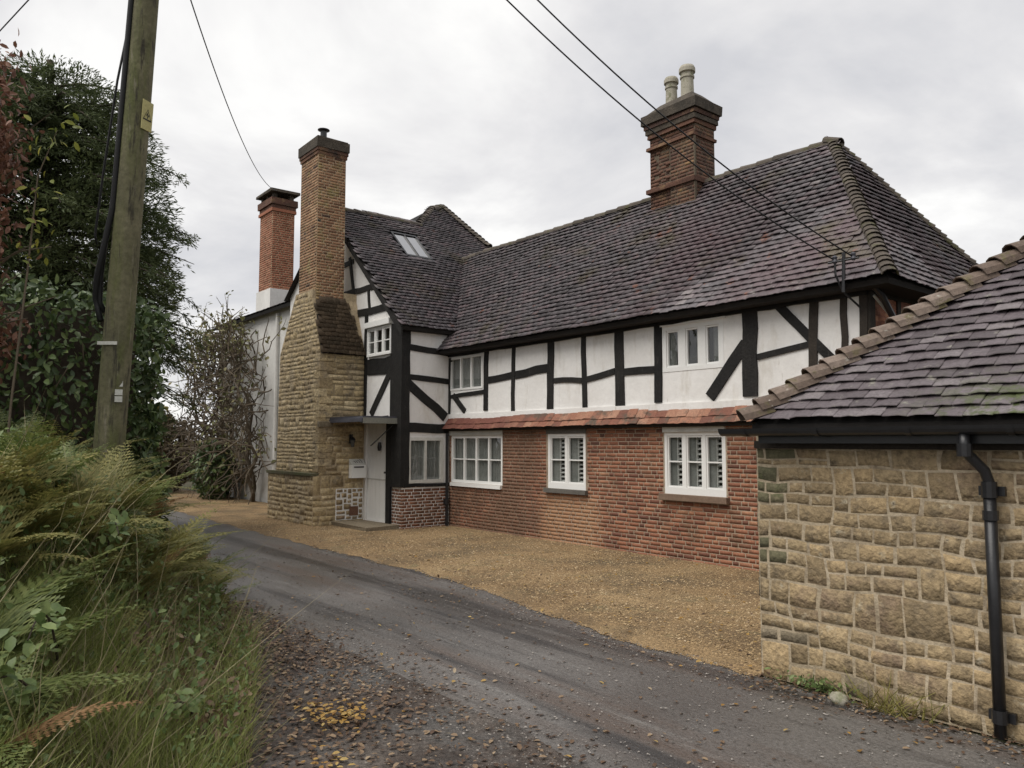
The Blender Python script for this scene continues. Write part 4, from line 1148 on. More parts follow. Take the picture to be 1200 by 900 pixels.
# service bracket at the eaves
br = MB(); br.tube([(-4.76, 9.20, 3.72), (-4.74, 9.20, 4.22)], .022, 6); br.tube([(-4.95, 9.20, 4.12), (-4.55, 9.20, 4.12)], .014, 6)
brk = br.build('cable_bracket', M['iron'], house)
for x, z in ((-4.86, 4.13), (-4.62, 4.13)):
    MB().lathe((x, 9.2, z - .03), [(.02, 0), (.035, .02), (.025, .05), (.035, .08), (.015, .1)], 8).build('insulator', M['lead'], brk)
MB().tube([(-4.86, 9.2, 4.12), (-4.84, 9.17, 3.95), (-4.80, 9.25, 3.75), (-4.70, 9.5, 3.55)], .014, 5).build('drop_cable', M['rubber'], brk)

# things fixed to or standing by the house
lb = thing('letterbox', (XC + .02, 8.2, 1.05), 'white wall mounted letterbox on the stone chimney beside the door', 'letterbox')
MB().box(XC + .02, XC + .17, 8.02, 8.36, 1.05, 1.34, .004).build('box_body', M['paint'], lb)
MB().add([(XC + .02, 8.02, 1.34), (XC + .17, 8.02, 1.34), (XC + .02, 8.02, 1.47), (XC + .02, 8.36, 1.34), (XC + .17, 8.36, 1.34), (XC + .02, 8.36, 1.47)], [(0, 1, 2), (3, 5, 4), (1, 4, 5, 2), (0, 2, 5, 3)]).build('lid', M['paint_dirty'], lb)
MB().box(XC + .172, XC + .178, 8.07, 8.31, 1.28, 1.31).build('slot', M['iron'], lb)
for k in range(4):
    MB().tube([(XC + .10 - .02 * k, 8.08 + .06 * k, 1.412 + .016 * k), (XC + .075, 8.11 + .06 * k, 1.43), (XC + .13, 8.14 + .05 * k, 1.385)], .006, 4).build('scroll', M['slate_sill'], lb)
ln = thing('wall_lantern', (XC + .02, 8.05, 1.85), 'small black lantern under the canopy above the letterbox', 'lantern')
MB().box(XC + .01, XC + .03, 8.02, 8.08, 1.82, 2.02).build('back_plate', M['iron'], ln)
MB().tube([(XC + .03, 8.05, 1.98), (XC + .11, 8.05, 2.02), (XC + .12, 8.05, 1.95)], .010, 5).build('arm', M['iron'], ln)
MB().lathe((XC + .12, 8.05, 1.74), [(.035, 0), (.055, .14), (.06, .15)], 6).build('lantern_glass', M['dark'], ln)
MB().lathe((XC + .12, 8.05, 1.89), [(.075, 0), (.05, .04), (.015, .075), (.0, .08)], 6).build('lantern_cap', M['iron'], ln)

pieces(bricks, BRICKS, 300, 'brick')

# ================================================================== THE WHITE HOUSE BEYOND
wh = thing('white_house', (-24, 9.0, 0), 'white rendered house beyond the timber framed one, half hidden by the bare climber', 'house')
MB().box(-27.6, -20.02, 9.0, 13.5, 0, 5.95).build('wall', M['white_wall'], wh)
wr = MB(); wr.add([(-27.9, 8.75, 5.85), (-19.9, 8.75, 5.85), (-19.9, 11.3, 6.85), (-27.0, 11.3, 6.85), (-27.9, 13.8, 5.85), (-19.9, 13.8, 5.85), (-27.9, 8.77, 5.75), (-19.9, 8.77, 5.75)],
                  [(0, 1, 2, 3), (0, 3, 4), (3, 2, 5, 4), (0, 6, 7, 1)])
wroof = wr.build('roof', M['deck'], wh)
wv2 = Vector((0, 2.55, 1.0))
pieces(tile_field((-27.9, 8.73, 5.85), (1, 0, 0), wv2, [(0, 0), (8.0, 0), (8.0, 2.75), (1.0, 2.75)], wroof, M['tile'], und=.01), TILES, 0, 'tile')
MB().tube([(-22.2, 8.93, 5.7), (-22.2, 8.93, 0)], .05, 8).build('drainpipe', M['white_wall'], wh)
fc = MB(); fc.box(-25.62, -24.52, 9.62, 10.38, 5.6, 9.75); fch = fc.build('chimney', M['old_mortar'], wh, label='red brick chimney with a white rendered base')
MB().box(-25.68, -24.46, 9.56, 10.44, 5.5, 6.93, .01).build('rendered_base', M['white_wall'], fch)
pc = brick_field((0, 9.62, 0), (1, 0, 0), (0, -1, 0), -25.62, -24.52, 6.9, 9.75, fch, M['far_brick'], L=.24, course=.075) + brick_field((-24.52, 0, 0), (0, 1, 0), (1, 0, 0), 9.62, 10.38, 6.9, 9.75, fch, M['far_brick'], L=.24, course=.075)
pieces(pc, BRICKS, 0, 'brick')
for z0, z1, e, m_ in [(9.55, 9.65, .05, 'far_brick'), (9.66, 9.78, .03, 'dark_brick'), (9.782, 10.0, .08, 'dark_brick')]:
    MB().box(-25.62 - e, -24.52 + e, 9.62 - e, 10.38 + e, z0, z1, .008).build('corbel_course', M[m_], fch)
for x in (-25.58, -25.1, -24.62):
    for y in (9.64, 10.22):
        MB().box(x - .06, x + .06, y, y + .14, 10.0, 10.2).build('cap_post', M['cap'], fch)
MB().box(-25.76, -24.38, 9.5, 10.5, 10.2, 10.29, .01).build('cap_slab', M['cap'], fch)

# ================================================================== THE STONE OUTBUILDING
gr = thing('stone_outbuilding', (-1, 5.5, 0), 'low sandstone outbuilding with a hipped tile roof and black gutter at right', 'outbuilding')
YF = 5.50; GX0, GX1 = -3.62, 2.6
gm = MB(); gm.box(GX0, GX1, YF, 10.4, 0, 1.95); gwall = gm.build('wall', M['stone_mortar'], gr)
rs = random.Random(23)
cells = coursed(GX0, GX1, 0.0, 1.80, (.17, .29), (.15, .36), (.10, .27))
for (a, b, c, d) in cells:
    w, h = b - a, d - c
    V, F = stone_mesh(w, h, rs.choice((.002, .003, .004, .006, .010)), .0075, rs, 5, 5, 1.6)
    uc, zc = (a + b) / 2, (c + d) / 2
    for q in V:
        e = min(1, (uc + q[0] - GX0) / .12, (zc + q[1]) / .08, (1.80 - zc - q[1]) / .08)
        du, dz = warp(uc + q[0], zc + q[1], max(0, e)); q[0] += du; q[1] += dz
    mat = M['stone']
    if rs.random() < .03: mat = M['stone_grey']
    if uc < -3.38 and zc > .85 and rs.random() < .7: mat = M['stone_green']
    elif uc < -3.3 and rs.random() < .2: mat = M['stone_grey']
    A = np.eye(4); A[:3, 0] = (1, 0, 0); A[:3, 1] = (0, 0, 1); A[:3, 2] = (0, -1, 0); A[:3, 3] = (uc, YF, zc)
    me = np_mesh('stone', V, F, mat)
    link(bpy.data.objects.new('stone', me), gwall, Matrix([list(map(float, r)) for r in A]))
for (a, b, c, d) in rubble(YF, 10.4, 0, 1.8, (.2, .45), (.1, .2), .03):
    if b > 7.0: continue
    V, F = stone_mesh(b - a, d - c, .02, .009, rs, 4, 4)
    A = np.eye(4); A[:3, 0] = (0, -1, 0); A[:3, 1] = (0, 0, 1); A[:3, 2] = (-1, 0, 0); A[:3, 3] = (GX0, (a + b) / 2, (c + d) / 2)
    link(bpy.data.objects.new('stone', np_mesh('stone', V, F, M['stone_grey'], True)), gwall, Matrix([list(map(float, r)) for r in A]))
MB().box(GX0 + .0, GX1, YF - .035, YF, 1.80, 1.86, .003).build('wall_plate', M['old_timber'], gwall)
# roof
EYG, EZG, XHG = 5.28, 1.985, -3.51
t42 = math.tan(R_(41)); rise = 2.72
ro = MB()
A0, A1, B0, B1 = (XHG, EYG, EZG), (GX1 + .25, EYG, EZG), (XHG + rise, EYG + rise, EZG + rise * t42), (GX1 + .25, EYG + rise, EZG + rise * t42)
C0, C1 = (XHG, EYG + 2 * rise, EZG), (GX1 + .25, EYG + 2 * rise, EZG)
ro.add([A0, A1, B1, B0, C0, C1], [(0, 1, 2, 3), (4, 0, 3), (3, 2, 5, 4)])
ro.add([(XHG, EYG, EZG), (GX1 + .25, EYG, EZG), (GX1 + .25, EYG, EZG - .03), (XHG, EYG, EZG - .03)], [(0, 3, 2, 1)])
ro.add([(XHG, EYG, EZG - .03), (GX1 + .25, EYG, EZG - .03), (GX1 + .25, YF + .02, EZG - .03), (XHG, YF + .02, EZG - .03)], [(0, 3, 2, 1)])
groof = ro.build('roof', M['deck'], gr)
gv_ = Vector((0, 1, t42)).normalized(); gl = rise * math.sqrt(1 + t42 * t42)
gt = tile_field((XHG, EYG - .02, EZG), (1, 0, 0), gv_, [(0, 0), (GX1 + .25 - XHG, 0), (GX1 + .25 - XHG, gl), (rise, gl)], groof, M['tile_warm'], gauge=.106, width=.17, und=.028, wob=.009, thick=.0135)
pieces(gt, TILES, 300, 'tile')
gh = tile_field((XHG, EYG + 2 * rise, EZG), (0, -1, 0), Vector((1, 0, t42)), [(0, 0), (2 * rise, 0), (rise, gl)], groof, M['tile_warm'], gauge=.106, width=.17, und=.022, thick=.012)
pieces(gh, TILES, 0, 'tile')
edge_tiles('bonnet_tile', (XHG - .02, EYG - .02, EZG + .05), (B0[0], B0[1], B0[2] + .05), (-.6, -.6, 1.0), groof, M['hip_tile'], .150, .122, .235, t=.013, lift=.055)
edge_tiles('ridge_tile', (B0[0], B0[1], B0[2] + .02), B1, (0, 0, 1), groof, M['hip_tile'], .3, .13, .33, lift=.006)
# fascia, gutter and downpipe
MB().box(XHG + .02, GX1 + .2, EYG + .05, EYG + .075, 1.84, 1.965).build('fascia', M['iron'], gr)
gu = MB(); n = 8; gx = [-3.78, GX1 + .25]; yc, zc, rr = EYG - .015, 1.955, .058
for q, r_ in ((0, rr), (1, rr - .006)):
    for x in gx:
        for k in range(n + 1):
            a = math.pi + math.pi * k / n
            gu.V.append((x, yc + r_ * math.cos(a), zc + r_ * math.sin(a)))
m = n + 1
for k in range(n):
    gu.F += [(k, k + 1, m + k + 1, m + k), (2 * m + k, 3 * m + k, 3 * m + k + 1, 2 * m + k + 1)]
gu.F += [(0, m, 3 * m, 2 * m), (n, 2 * m + n, 3 * m + n, m + n)] + [tuple(range(n + 1))]
gut = gu.build('gutter', M['iron'], gr)
for x in (-3.55, -2.95, -2.3, -1.7, -1.1):
    mbk = MB()
    for k in range(n):
        a0 = math.pi + math.pi * k / n; a1 = math.pi + math.pi * (k + 1) / n; r2 = rr + .006
        mbk.add([(x - .02, yc + r2 * math.cos(a0), zc + r2 * math.sin(a0)), (x + .02, yc + r2 * math.cos(a0), zc + r2 * math.sin(a0)), (x + .02, yc + r2 * math.cos(a1), zc + r2 * math.sin(a1)), (x - .02, yc + r2 * math.cos(a1), zc + r2 * math.sin(a1))], [(0, 1, 2, 3)])
    mbk.build('gutter_bracket', M['iron'], gut)
dp = MB(); dp.tube([(-1.975, EYG - .01, 1.90), (-1.975, EYG - .01, 1.80), (-1.96, EYG + .03, 1.76), (-1.905, YF - .12, 1.67), (-1.895, YF - .085, 1.60), (-1.895, YF - .085, 1.52)], .033, 10)
dp.tube([(-1.895, YF - .085, 1.56), (-1.895, YF - .085, .03)], .036, 10)
down = dp.build('downpipe', M['iron'], gr, smooth=True)
for z0, z1 in ((1.76, 1.84), (1.50, 1.60), (1.36, 1.42), (.12, .2)):
    xx, yy = ((-1.975, EYG - .01) if z0 > 1.7 else (-1.895, YF - .085))
    MB().tube([(xx, yy, z0), (xx, yy, z1)], .045, 10).build('pipe_collar', M['iron'], down)
for z0 in (1.54, .15):
    MB().box(-1.97, -1.82, YF - .05, YF - .02, z0 - .03, z0 + .03).build('pipe_bracket', M['iron'], down)

# ================================================================== POLE AND WIRES
PX = lambda z: Vector((-8.87 + .113 * (z - 1.92), 1.80 + .0166 * (z - 1.92), z))
PR = lambda z: .150 - .0065 * (z - 1.9)
LEFT = Vector((-.63, -.777, 0)); TOCAM = Vector((.777, -.63, 0))
pole = thing('utility_pole', (-9.05, 1.78, .5), 'leaning mossy wooden utility pole rising out of the bracken with a yellow plate', 'pole')
MB().tube([PX(z) for z in np.arange(.3, 10.9, .5)], [PR(z) for z in np.arange(.3, 10.9, .5)], 20).build('pole_shaft', M['pole'], pole, smooth=True)
zs_ = list(np.arange(3.55, 10.6, .35))
MB().tube([PX(z) + LEFT * (PR(z) * .72 + .02 + .10 * sm((4.3 - z) / .8)) + TOCAM * (PR(z) * .62 + .01) for z in zs_][::-1] + [PX(3.35) + LEFT * .27, PX(3.25) + LEFT * .24, PX(3.1) + LEFT * .17 + TOCAM * .05], .030, 8).build('cable', M['rubber'], pole, smooth=True)
MB().tube([PX(z) + LEFT * (PR(z) * .88 + .015 + .07 * sm((4.6 - z) / 1.0)) + TOCAM * (PR(z) * .36) for z in zs_[::-1]] + [PX(3.3) + LEFT * .22, PX(3.2) + LEFT * .16], .026, 8).build('cable', M['rubber'], pole, smooth=True)
MB().tube([PX(6.3) + LEFT * (PR(6) + .02), PX(5.6) + LEFT * .23, PX(4.6) + LEFT * .30, PX(4.0) + LEFT * .33, PX(3.9) + LEFT * .30], .012, 6).build('cable', M['rubber'], pole, smooth=True)
MB().tube([PX(10.35) + LEFT * .75, PX(10.35) - LEFT * .75], .05, 6).build('cross_arm', M['grey_wood'], pole)
b0 = PX(2.86) + TOCAM * (PR(2.86) + .004) + LEFT * .03
MB().obox(b0, -LEFT * .20, Vector((0, 0, .035)), TOCAM * .012).build('metal_strap', M['tag'], pole)
b0 = PX(2.36) + TOCAM * (PR(2.4) * .7) - LEFT * (PR(2.4) * .72)
for k, dz in enumerate((.09, 0, -.07)):
    MB().obox(b0 + Vector((0, 0, dz)), (-LEFT - TOCAM * .8).normalized() * .07, Vector((0, 0, .06)), (TOCAM - LEFT).normalized() * .01).build('number_tag', M['tag'], pole)
sn = (TOCAM * .28 - LEFT * .96).normalized(); sx = Vector((-sn.y, sn.x, 0)); sz = (PX(6) - PX(5)).normalized()
sc = PX(5.22) + sn * (PR(5.2) + .008)
sg = MB().obox(sc, sx * .145, sz * .30, sn * .006).build('sign_plate', M['yellow_sign'], pole)
def on_sign(a, b): return sc + sx * a + sz * b + sn * .0055
tri = [(-.06, -.05), (.06, -.05), (0, .07)]
tm = MB()
for q in range(3):
    a, b = tri[q], tri[(q + 1) % 3]
    ia, ib = (a[0] * .78, (a[1] + .012) * .78 - .006), (b[0] * .78, (b[1] + .012) * .78 - .006)
    tm.add([on_sign(*a), on_sign(*b), on_sign(*ib), on_sign(*ia)], [(0, 1, 2, 3)])
tm.add([on_sign(.006, .045), on_sign(-.02, -.002), on_sign(.0, .002), on_sign(-.006, -.045), on_sign(.024, .012), on_sign(.004, .008)], [(0, 1, 2, 3, 4, 5)])
tm.build('warning_triangle', M['rubber'], sg)

def wire(a, b, sag, label, r=.0095, g='overhead wires'):
    a, b = Vector(a), Vector(b)
    pts = [a + (b - a) * t - Vector((0, 0, sag * 4 * t * (1 - t))) for t in np.linspace(0, 1, 40)]
    o = MB().tube(pts, r, 5).build('overhead_wire', M['rubber'], None, smooth=True)
    tag(o, label, 'wire', g)
wire(PX(10.42) + LEFT * .1, (-4.86, 9.2, 4.14), .68, 'lower left of two black wires running to the house eaves bracket')
wire(PX(10.42) - LEFT * .25, (-4.62, 9.2, 4.14), .64, 'upper right of two black wires running to the house eaves bracket')
wire(PX(7.6), (-24.5, 9.75, 10.24), .75, 'thin wire sagging from pole towards the far red chimney', .009)
wire(PX(7.9), (-35, -3.7, 6.9), .15, 'short stretch of thin wire in the top left corner of sky', .009)

# ================================================================== TREES AND HEDGES
ct_ = thing('conifer_tree', (-17.3, 2.2, .6), 'tall dark green conifer behind the pole and the laurel hedge', 'tree')
TC = Vector((-17.3, 2.2, .6))
MB().tube([TC + Vector((0, 0, z)) + Vector((noise.noise(Vector((z * .4, 1, 1))) * .2, noise.noise(Vector((z * .4, 5, 1))) * .2, 0)) for z in np.arange(-.3, 9.4, .7)], [.3 - .028 * k for k in range(len(np.arange(-.3, 9.4, .7)))], 10).build('trunk', M['bark'], ct_, smooth=True)
lim_ = MB(); pts, dirs = [], []
for i in range(430):
    h = 1.2 + 7.5 * random.random() ** .9
    rad = 2.75 * math.sqrt(max(.02, 1 - ((h - 4.7) / 4.8) ** 2)) * random.uniform(.62, 1.1) * (1 + .22 * noise.noise(Vector((h * .8, i * .7, 0))))
    az = random.uniform(0, 2 * math.pi)
    o = Vector((math.cos(az), math.sin(az), 0))
    p0 = TC + Vector((0, 0, h - .6 + .2)); up_ = random.uniform(.1, .5)
    br_ = [p0 + o * rad * s + Vector((0, 0, rad * (up_ * s - .42 * s * s))) for s in np.linspace(0, 1, 6)]
    if rad > .9: lim_.tube(br_, [.045, .036, .028, .02, .014, .006], 4, False)
    side = Vector((-o.y, o.x, 0))
    for k in range(15):
        s = random.uniform(.32, 1.0); c = br_[0].lerp(br_[5], s) + Vector((0, 0, rad * (.42 * s * (1 - s))))
        sd_ = random.choice((-1, 1)); tl = (1.05 - s) * rad * .36 + .16
        td = (o * random.uniform(.3, 1) + side * sd_ * random.uniform(.3, 1) + Vector((0, 0, random.uniform(-.5, .15)))).normalized()
        for q in range(19):
            f = random.random()
            pts.append(c + td * tl * f + Vector((random.gauss(0, .03), random.gauss(0, .03), -.10 * f + random.gauss(0, .03))))
            dirs.append(td + Vector((random.gauss(0, .45), random.gauss(0, .45), random.gauss(-.25, .35))))
lim_.build('branches', M['bark'], ct_)
while len(pts) < 190000:
    v = Vector(rng.normal(size=3)).normalized()
    q = Vector((v.x * 2.5, v.y * 2.5, v.z * 4.1)) * (random.random() ** .28)
    k = noise.noise(q * .75 + Vector((3, 1, 7))) + .5 * noise.noise(q * 1.9)
    if k < -.12 or q.z < -1.5: continue
    pts.append(TC + Vector((0, 0, 4.7)) + q * (1 + .12 * k)); dirs.append(Vector((v.x, v.y, .45 * random.random() - .1)).normalized() + Vector(rng.normal(0, .4, 3)))
n = len(pts)
V, F = join_template(*LEAF2, frames(np.array(pts), np.array(dirs), rand_dirs(n) + np.array([0, 0, .6]), rng.uniform(.06, .15, n), .36))
crown = bpy.data.objects.new('crown', np_mesh('crown', V, F, M['conifer'])); link(crown, ct_)

def hedge_points(x0, x1, y0, y1, z0, z1, n, faces, bumpy=.22):
    P, N = [], []
    while len(P) < n:
        f = random.choice(faces); a, b = random.random(), random.random()
        if f == '+x': p, nn = Vector((x1, y0 + (y1 - y0) * a, z0 + (z1 - z0) * b)), Vector((1, 0, .25))
        elif f == '+y': p, nn = Vector((x0 + (x1 - x0) * a, y1, z0 + (z1 - z0) * b)), Vector((0, 1, .25))
        elif f == '-y': p, nn = Vector((x0 + (x1 - x0) * a, y0, z0 + (z1 - z0) * b)), Vector((0, -1, .25))
        else: p, nn = Vector((x0 + (x1 - x0) * a, y0 + (y1 - y0) * b, z1)), Vector((0, 0, 1))
        # round the shoulders of the hedge
        k = .55
        tz = max(0, (p.z - (z1 - k)) / k)
        for ax, e0, e1 in ((0, x0, x1), (1, y0, y1)):
            c = (e0 + e1) / 2
            p[ax] -= math.copysign(1, p[ax] - c) * (1 - math.sqrt(max(0, 1 - tz * tz * .9))) * k * (abs(p[ax] - c) > (e1 - e0) / 2 - k)
        d = bumpy * (noise.noise(p * .9) + .6 * noise.noise(p * 2.3)) - abs(random.gauss(0, .07))
        P.append(p + nn.normalized() * d); N.append(nn)
    return np.array(P), np.array(N)

lh = thing('laurel_hedge', (-13, .5, .5), 'glossy dark green laurel hedge behind the leaning pole', 'hedge')
co = MB(); co.box(-16.0, -11.35, -2.6, 2.55, 0.2, 3.55, .1); co.build('light_block_core', M['bark'], lh)  # solid dark box added inside the leaves to block light through the hedge
p, nn = hedge_points(-16.2, -11.0, -3.0, 2.90, .45, 3.92, 15500, ['+x', '+x', '+x', '+x', '+y', '+y', '+y', 'top', '-y'])
o = leaves('foliage', p, nn, rng.uniform(.06, .165, len(p)), LEAF4, M['laurel'], lh, droop=.6, jit=.95)
p2 = p[rng.integers(0, len(p), 500)]
MBt = MB()
for k in range(46):
    a = Vector(p[rng.integers(0, len(p))]); MBt.tube([a, a + Vector((random.uniform(.05, .2), random.uniform(-.1, .15), random.uniform(.1, .3)))], .008, 4, False)
MBt.build('twigs', M['twig'], lh, kind='stuff')

bt = thing('copper_beech', (-9.15, .55, .6), 'russet brown leaved beech at the left edge beside the pole', 'tree')
MB().tube([(-9.2, .5, .3), (-9.15, .55, 2), (-9.2, .5, 3.5), (-9.15, .6, 5.2)], [.09, .07, .05, .02], 7).build('trunk', M['bark'], bt)
P, N = [], []
bm_ = MB()
for k in range(60):
    z = random.uniform(2.5, 5.2); az = random.uniform(0, 6.28); rr = random.uniform(.5, .95) * (.55 * math.sqrt(max(.05, 1 - ((z - 3.6) / 2.1) ** 2)) + .08)
    c = Vector((-9.2, .44, z)); e = c + Vector((math.cos(az) * rr, math.sin(az) * rr, random.uniform(.1, .5)))
    bm_.tube([c, c.lerp(e, .5) + Vector((0, 0, .08)), e], [.022, .014, .005], 4, False)
    for q in range(210):
        s = random.random() ** .6
        P.append(c.lerp(e, s) + Vector(rng.normal(0, .14, 3))); N.append(e - c)
for k in range(9):
    z = random.uniform(2.6, 4.6); a = Vector((-9.0, .7, z)); e = a + Vector((random.uniform(.3, .7), random.uniform(.1, .5), random.uniform(.1, .5)))
    bm_.tube([a, a.lerp(e, .5) + Vector((0, 0, .05)), e], [.012, .009, .004], 4, False)
bm_.build('branches', M['twig'], bt)
leaves('foliage', np.array(P), np.array(N), rng.uniform(.055, .105, len(P)), LEAF4, M['beech'], bt, droop=.9, jit=.9)
hz = thing('hazel_shoot', (-8.7, .95, .8), 'thin shoot with bright yellow green leaves in front of the russet beech', 'shrub')
sh = [Vector((-8.75, .85, .7)), Vector((-8.72, .9, 2.2)), Vector((-8.7, .98, 3.5)), Vector((-8.62, 1.02, 4.45)), Vector((-8.5, 1.15, 4.9))]
MB().tube(sh, [.014, .012, .010, .007, .003], 5).build('stem', M['twig'], hz)
P = []
for c0 in ((-8.66, 1.02, 3.72), (-8.62, 1.05, 3.98), (-8.55, 1.12, 4.8), (-8.66, 1.0, 4.3), (-8.5, 1.2, 4.95)):
    for q in range(11): P.append(Vector(c0) + Vector(rng.normal(0, .085, 3)))
leaves('foliage', np.array(P), np.tile(np.array([[.6, -.5, .7]]), (len(P), 1)), rng.uniform(.06, .11, len(P)), LEAF4, M['spring_leaf'], hz, droop=.4, jit=.5)

# bare climber on the white house
wi = thing('bare_climber', (-25, 8.7, 0), 'tangled bare climber covering the front of the white house', 'climber')
st, tw = MB(), MB()
P = []
for k in range(7):
    x = random.uniform(-26.5, -22.9); pts_ = [Vector((x, 8.75, 0))]
    for q in range(10):
        pts_.append(pts_[-1] + Vector((random.gauss(0, .24), random.gauss(-.02, .08), random.uniform(.3, .62))))
        pts_[-1].y = min(8.93, pts_[-1].y)
    st.tube(pts_, [.07 - .005 * i for i in range(11)], 6, False)
for k in range(680):
    z = random.uniform(.6, 5.4)
    xr = (-28.2, -22.1) if z < 4.6 else (-27.6, -23.6)
    c = Vector((random.uniform(*xr), random.uniform(7.9, 8.9) if z > 1.5 else random.uniform(8.3, 8.9), z))
    if c.x > -22.9 and random.random() < .45: continue
    pts_ = [c]; d = Vector((random.gauss(-.1, .5), random.gauss(-.15, .3), random.gauss(.15, .5))).normalized()
    for q in range(6):
        d = (d + Vector((random.gauss(0, .35), random.gauss(0, .25), random.gauss(-.06, .3)))).normalized()
        pts_.append(pts_[-1] + d * random.uniform(.14, .34)); pts_[-1].y = min(8.95, pts_[-1].y)
    tw.tube(pts_, [.023, .021, .018, .015, .012, .009, .006], 4, False)
    if z > 4.2 and random.random() < .5 or random.random() < .07:
        for q in range(12): P.append(pts_[random.randint(2, 6)] + Vector(rng.normal(0, .12, 3)))
st.build('stems', M['twig'], wi); tw.build('twigs', M['twig'], wi)
leaves('foliage', np.array(P), np.tile(np.array([[.4, -.6, .6]]), (len(P), 1)), rng.uniform(.09, .2, len(P)), LEAF2, M['vine_leaf'], wi, droop=.6, jit=.8)

def bush(name, label, c, r, n, mat, size, cat='shrub', tm=LEAF4, group=None):
    t = thing(name, (c[0], c[1], max(0, c[2] - r[2])), label, cat, group)
    v = rand_dirs(n); k = (.55 + .45 * rng.random(n) ** .5)[:, None]
    k = k * (1 + .22 * np.array([noise.noise(Vector(q) * 2.2 + Vector(c)) for q in v]))[:, None]
    p = np.array(c) + v * k * np.array(r)
    ok = p[:, 2] > .03
    leaves('foliage', p[ok], v[ok], rng.uniform(*size, ok.sum()), tm, mat, t, droop=.3, jit=.8)
    s_ = MB()
    for q in range(8):
        d = Vector(v[q]); s_.tube([Vector((c[0], c[1], max(0, c[2] - r[2]))), Vector(c) + Vector((d.x * r[0] * .3, d.y * r[1] * .3, 0)), Vector(c) + Vector((d.x * r[0] * .8, d.y * r[1] * .8, abs(d.z) * r[2] * .8))], [.03, .02, .008], 4, False)
    s_.build('stems', M['twig'], t)
    return t
bush('evergreen_shrub', 'dark evergreen shrub at the foot of the white house under the climber', (-25.2, 8.15, .95), (.9, .65, 1.0), 1500, M['laurel'], (.12, .22))
bush('brown_hedge_shrub', 'brown leafless looking hedge closing off the lane in the distance', (-30.5, 6.9, 1.35), (2.2, 2.6, 1.9), 8200, M['hedge_brown'], (.12, .26), tm=LEAF2)
bush('yellowing_tree', 'pale yellow green autumn bush far down the lane behind brown hedge', (-42, 8.7, 2.4), (2.6, 2.6, 2.1), 2600, M['far_yellow'], (.2, .42), 'bush', LEAF2)
bush('green_roadside_bush', 'small green bush beside lane at the end of laurel hedge', (-24, 5.0, .9), (1.3, .9, 1.1), 1500, M['hedge_brown'], (.12, .24), tm=LEAF2)
bush('dark_far_bush', 'rounded olive bush beyond the brown hedge at the lane end', (-36, 5.4, 1.6), (3.0, 2.0, 2.0), 2600, M['bramble'], (.2, .35), tm=LEAF2)

# ================================================================== BRACKEN, GRASS, LITTER
def frond_template(seed, L=1.0):
    r = random.Random(seed)
    V, F = [], []
    n = 20
    bend = r.uniform(.5, .95); twist = r.uniform(-.15, .15)
    def rach(s): return Vector((twist * s * s, s - .22 * s * s * bend, -.55 * bend * s * s))
    def quad(a, b, w):
        d = (b - a).normalized(); x = d.cross(Vector((0, 0, 1))).normalized() * w
        o = len(V); V.extend([a - x, a + x, b + x * .6, b - x * .6]); F.extend([(o, o + 1, o + 2), (o, o + 2, o + 3)])
    for k in range(10): quad(rach(k / 10), rach((k + 1) / 10), .006 * (1 - k / 12))
    for k in range(n):
        s = .20 + .8 * k / (n - 1) * .985
        pl_ = .27 * (1 - ((s - .2) / .8)) ** .85 * (1 if k else .85) + .012
        c = rach(s); t = (rach(min(1, s + .02)) - rach(s - .02)).normalized()
        for sd in (-1, 1):
            if r.random() < .04: continue
            side = Vector((sd, 0, 0)); side = (side - t * side.dot(t)).normalized(); upv = side.cross(t) * sd
            d0 = (side * .92 + t * .38 + Vector((0, 0, r.uniform(-.12, .08)))).normalized()
            m = max(3, int(pl_ / .020))
            for q in range(m):
                f = (q + .5) / m
                a = c + d0 * pl_ * f + Vector((0, 0, -.10 * f * f * pl_)); w = .5 * pl_ / m * 1.25; h = pl_ * .22 * (1 - f * .85) + .008
                pd = (t * .9 + d0 * .35).normalized()
                o = len(V); V.extend([a - d0 * w, a + d0 * w, a + pd * h + upv * r.uniform(-.008, .008), a - pd * h * .9 + upv * r.uniform(-.008, .008)])
                F.extend([(o, o + 1, o + 2), (o + 1, o, o + 3)])
    return np.array([tuple(v) for v in V]), np.array(F)
FR = [frond_template(k) for k in range(5)]
fr_me = {}
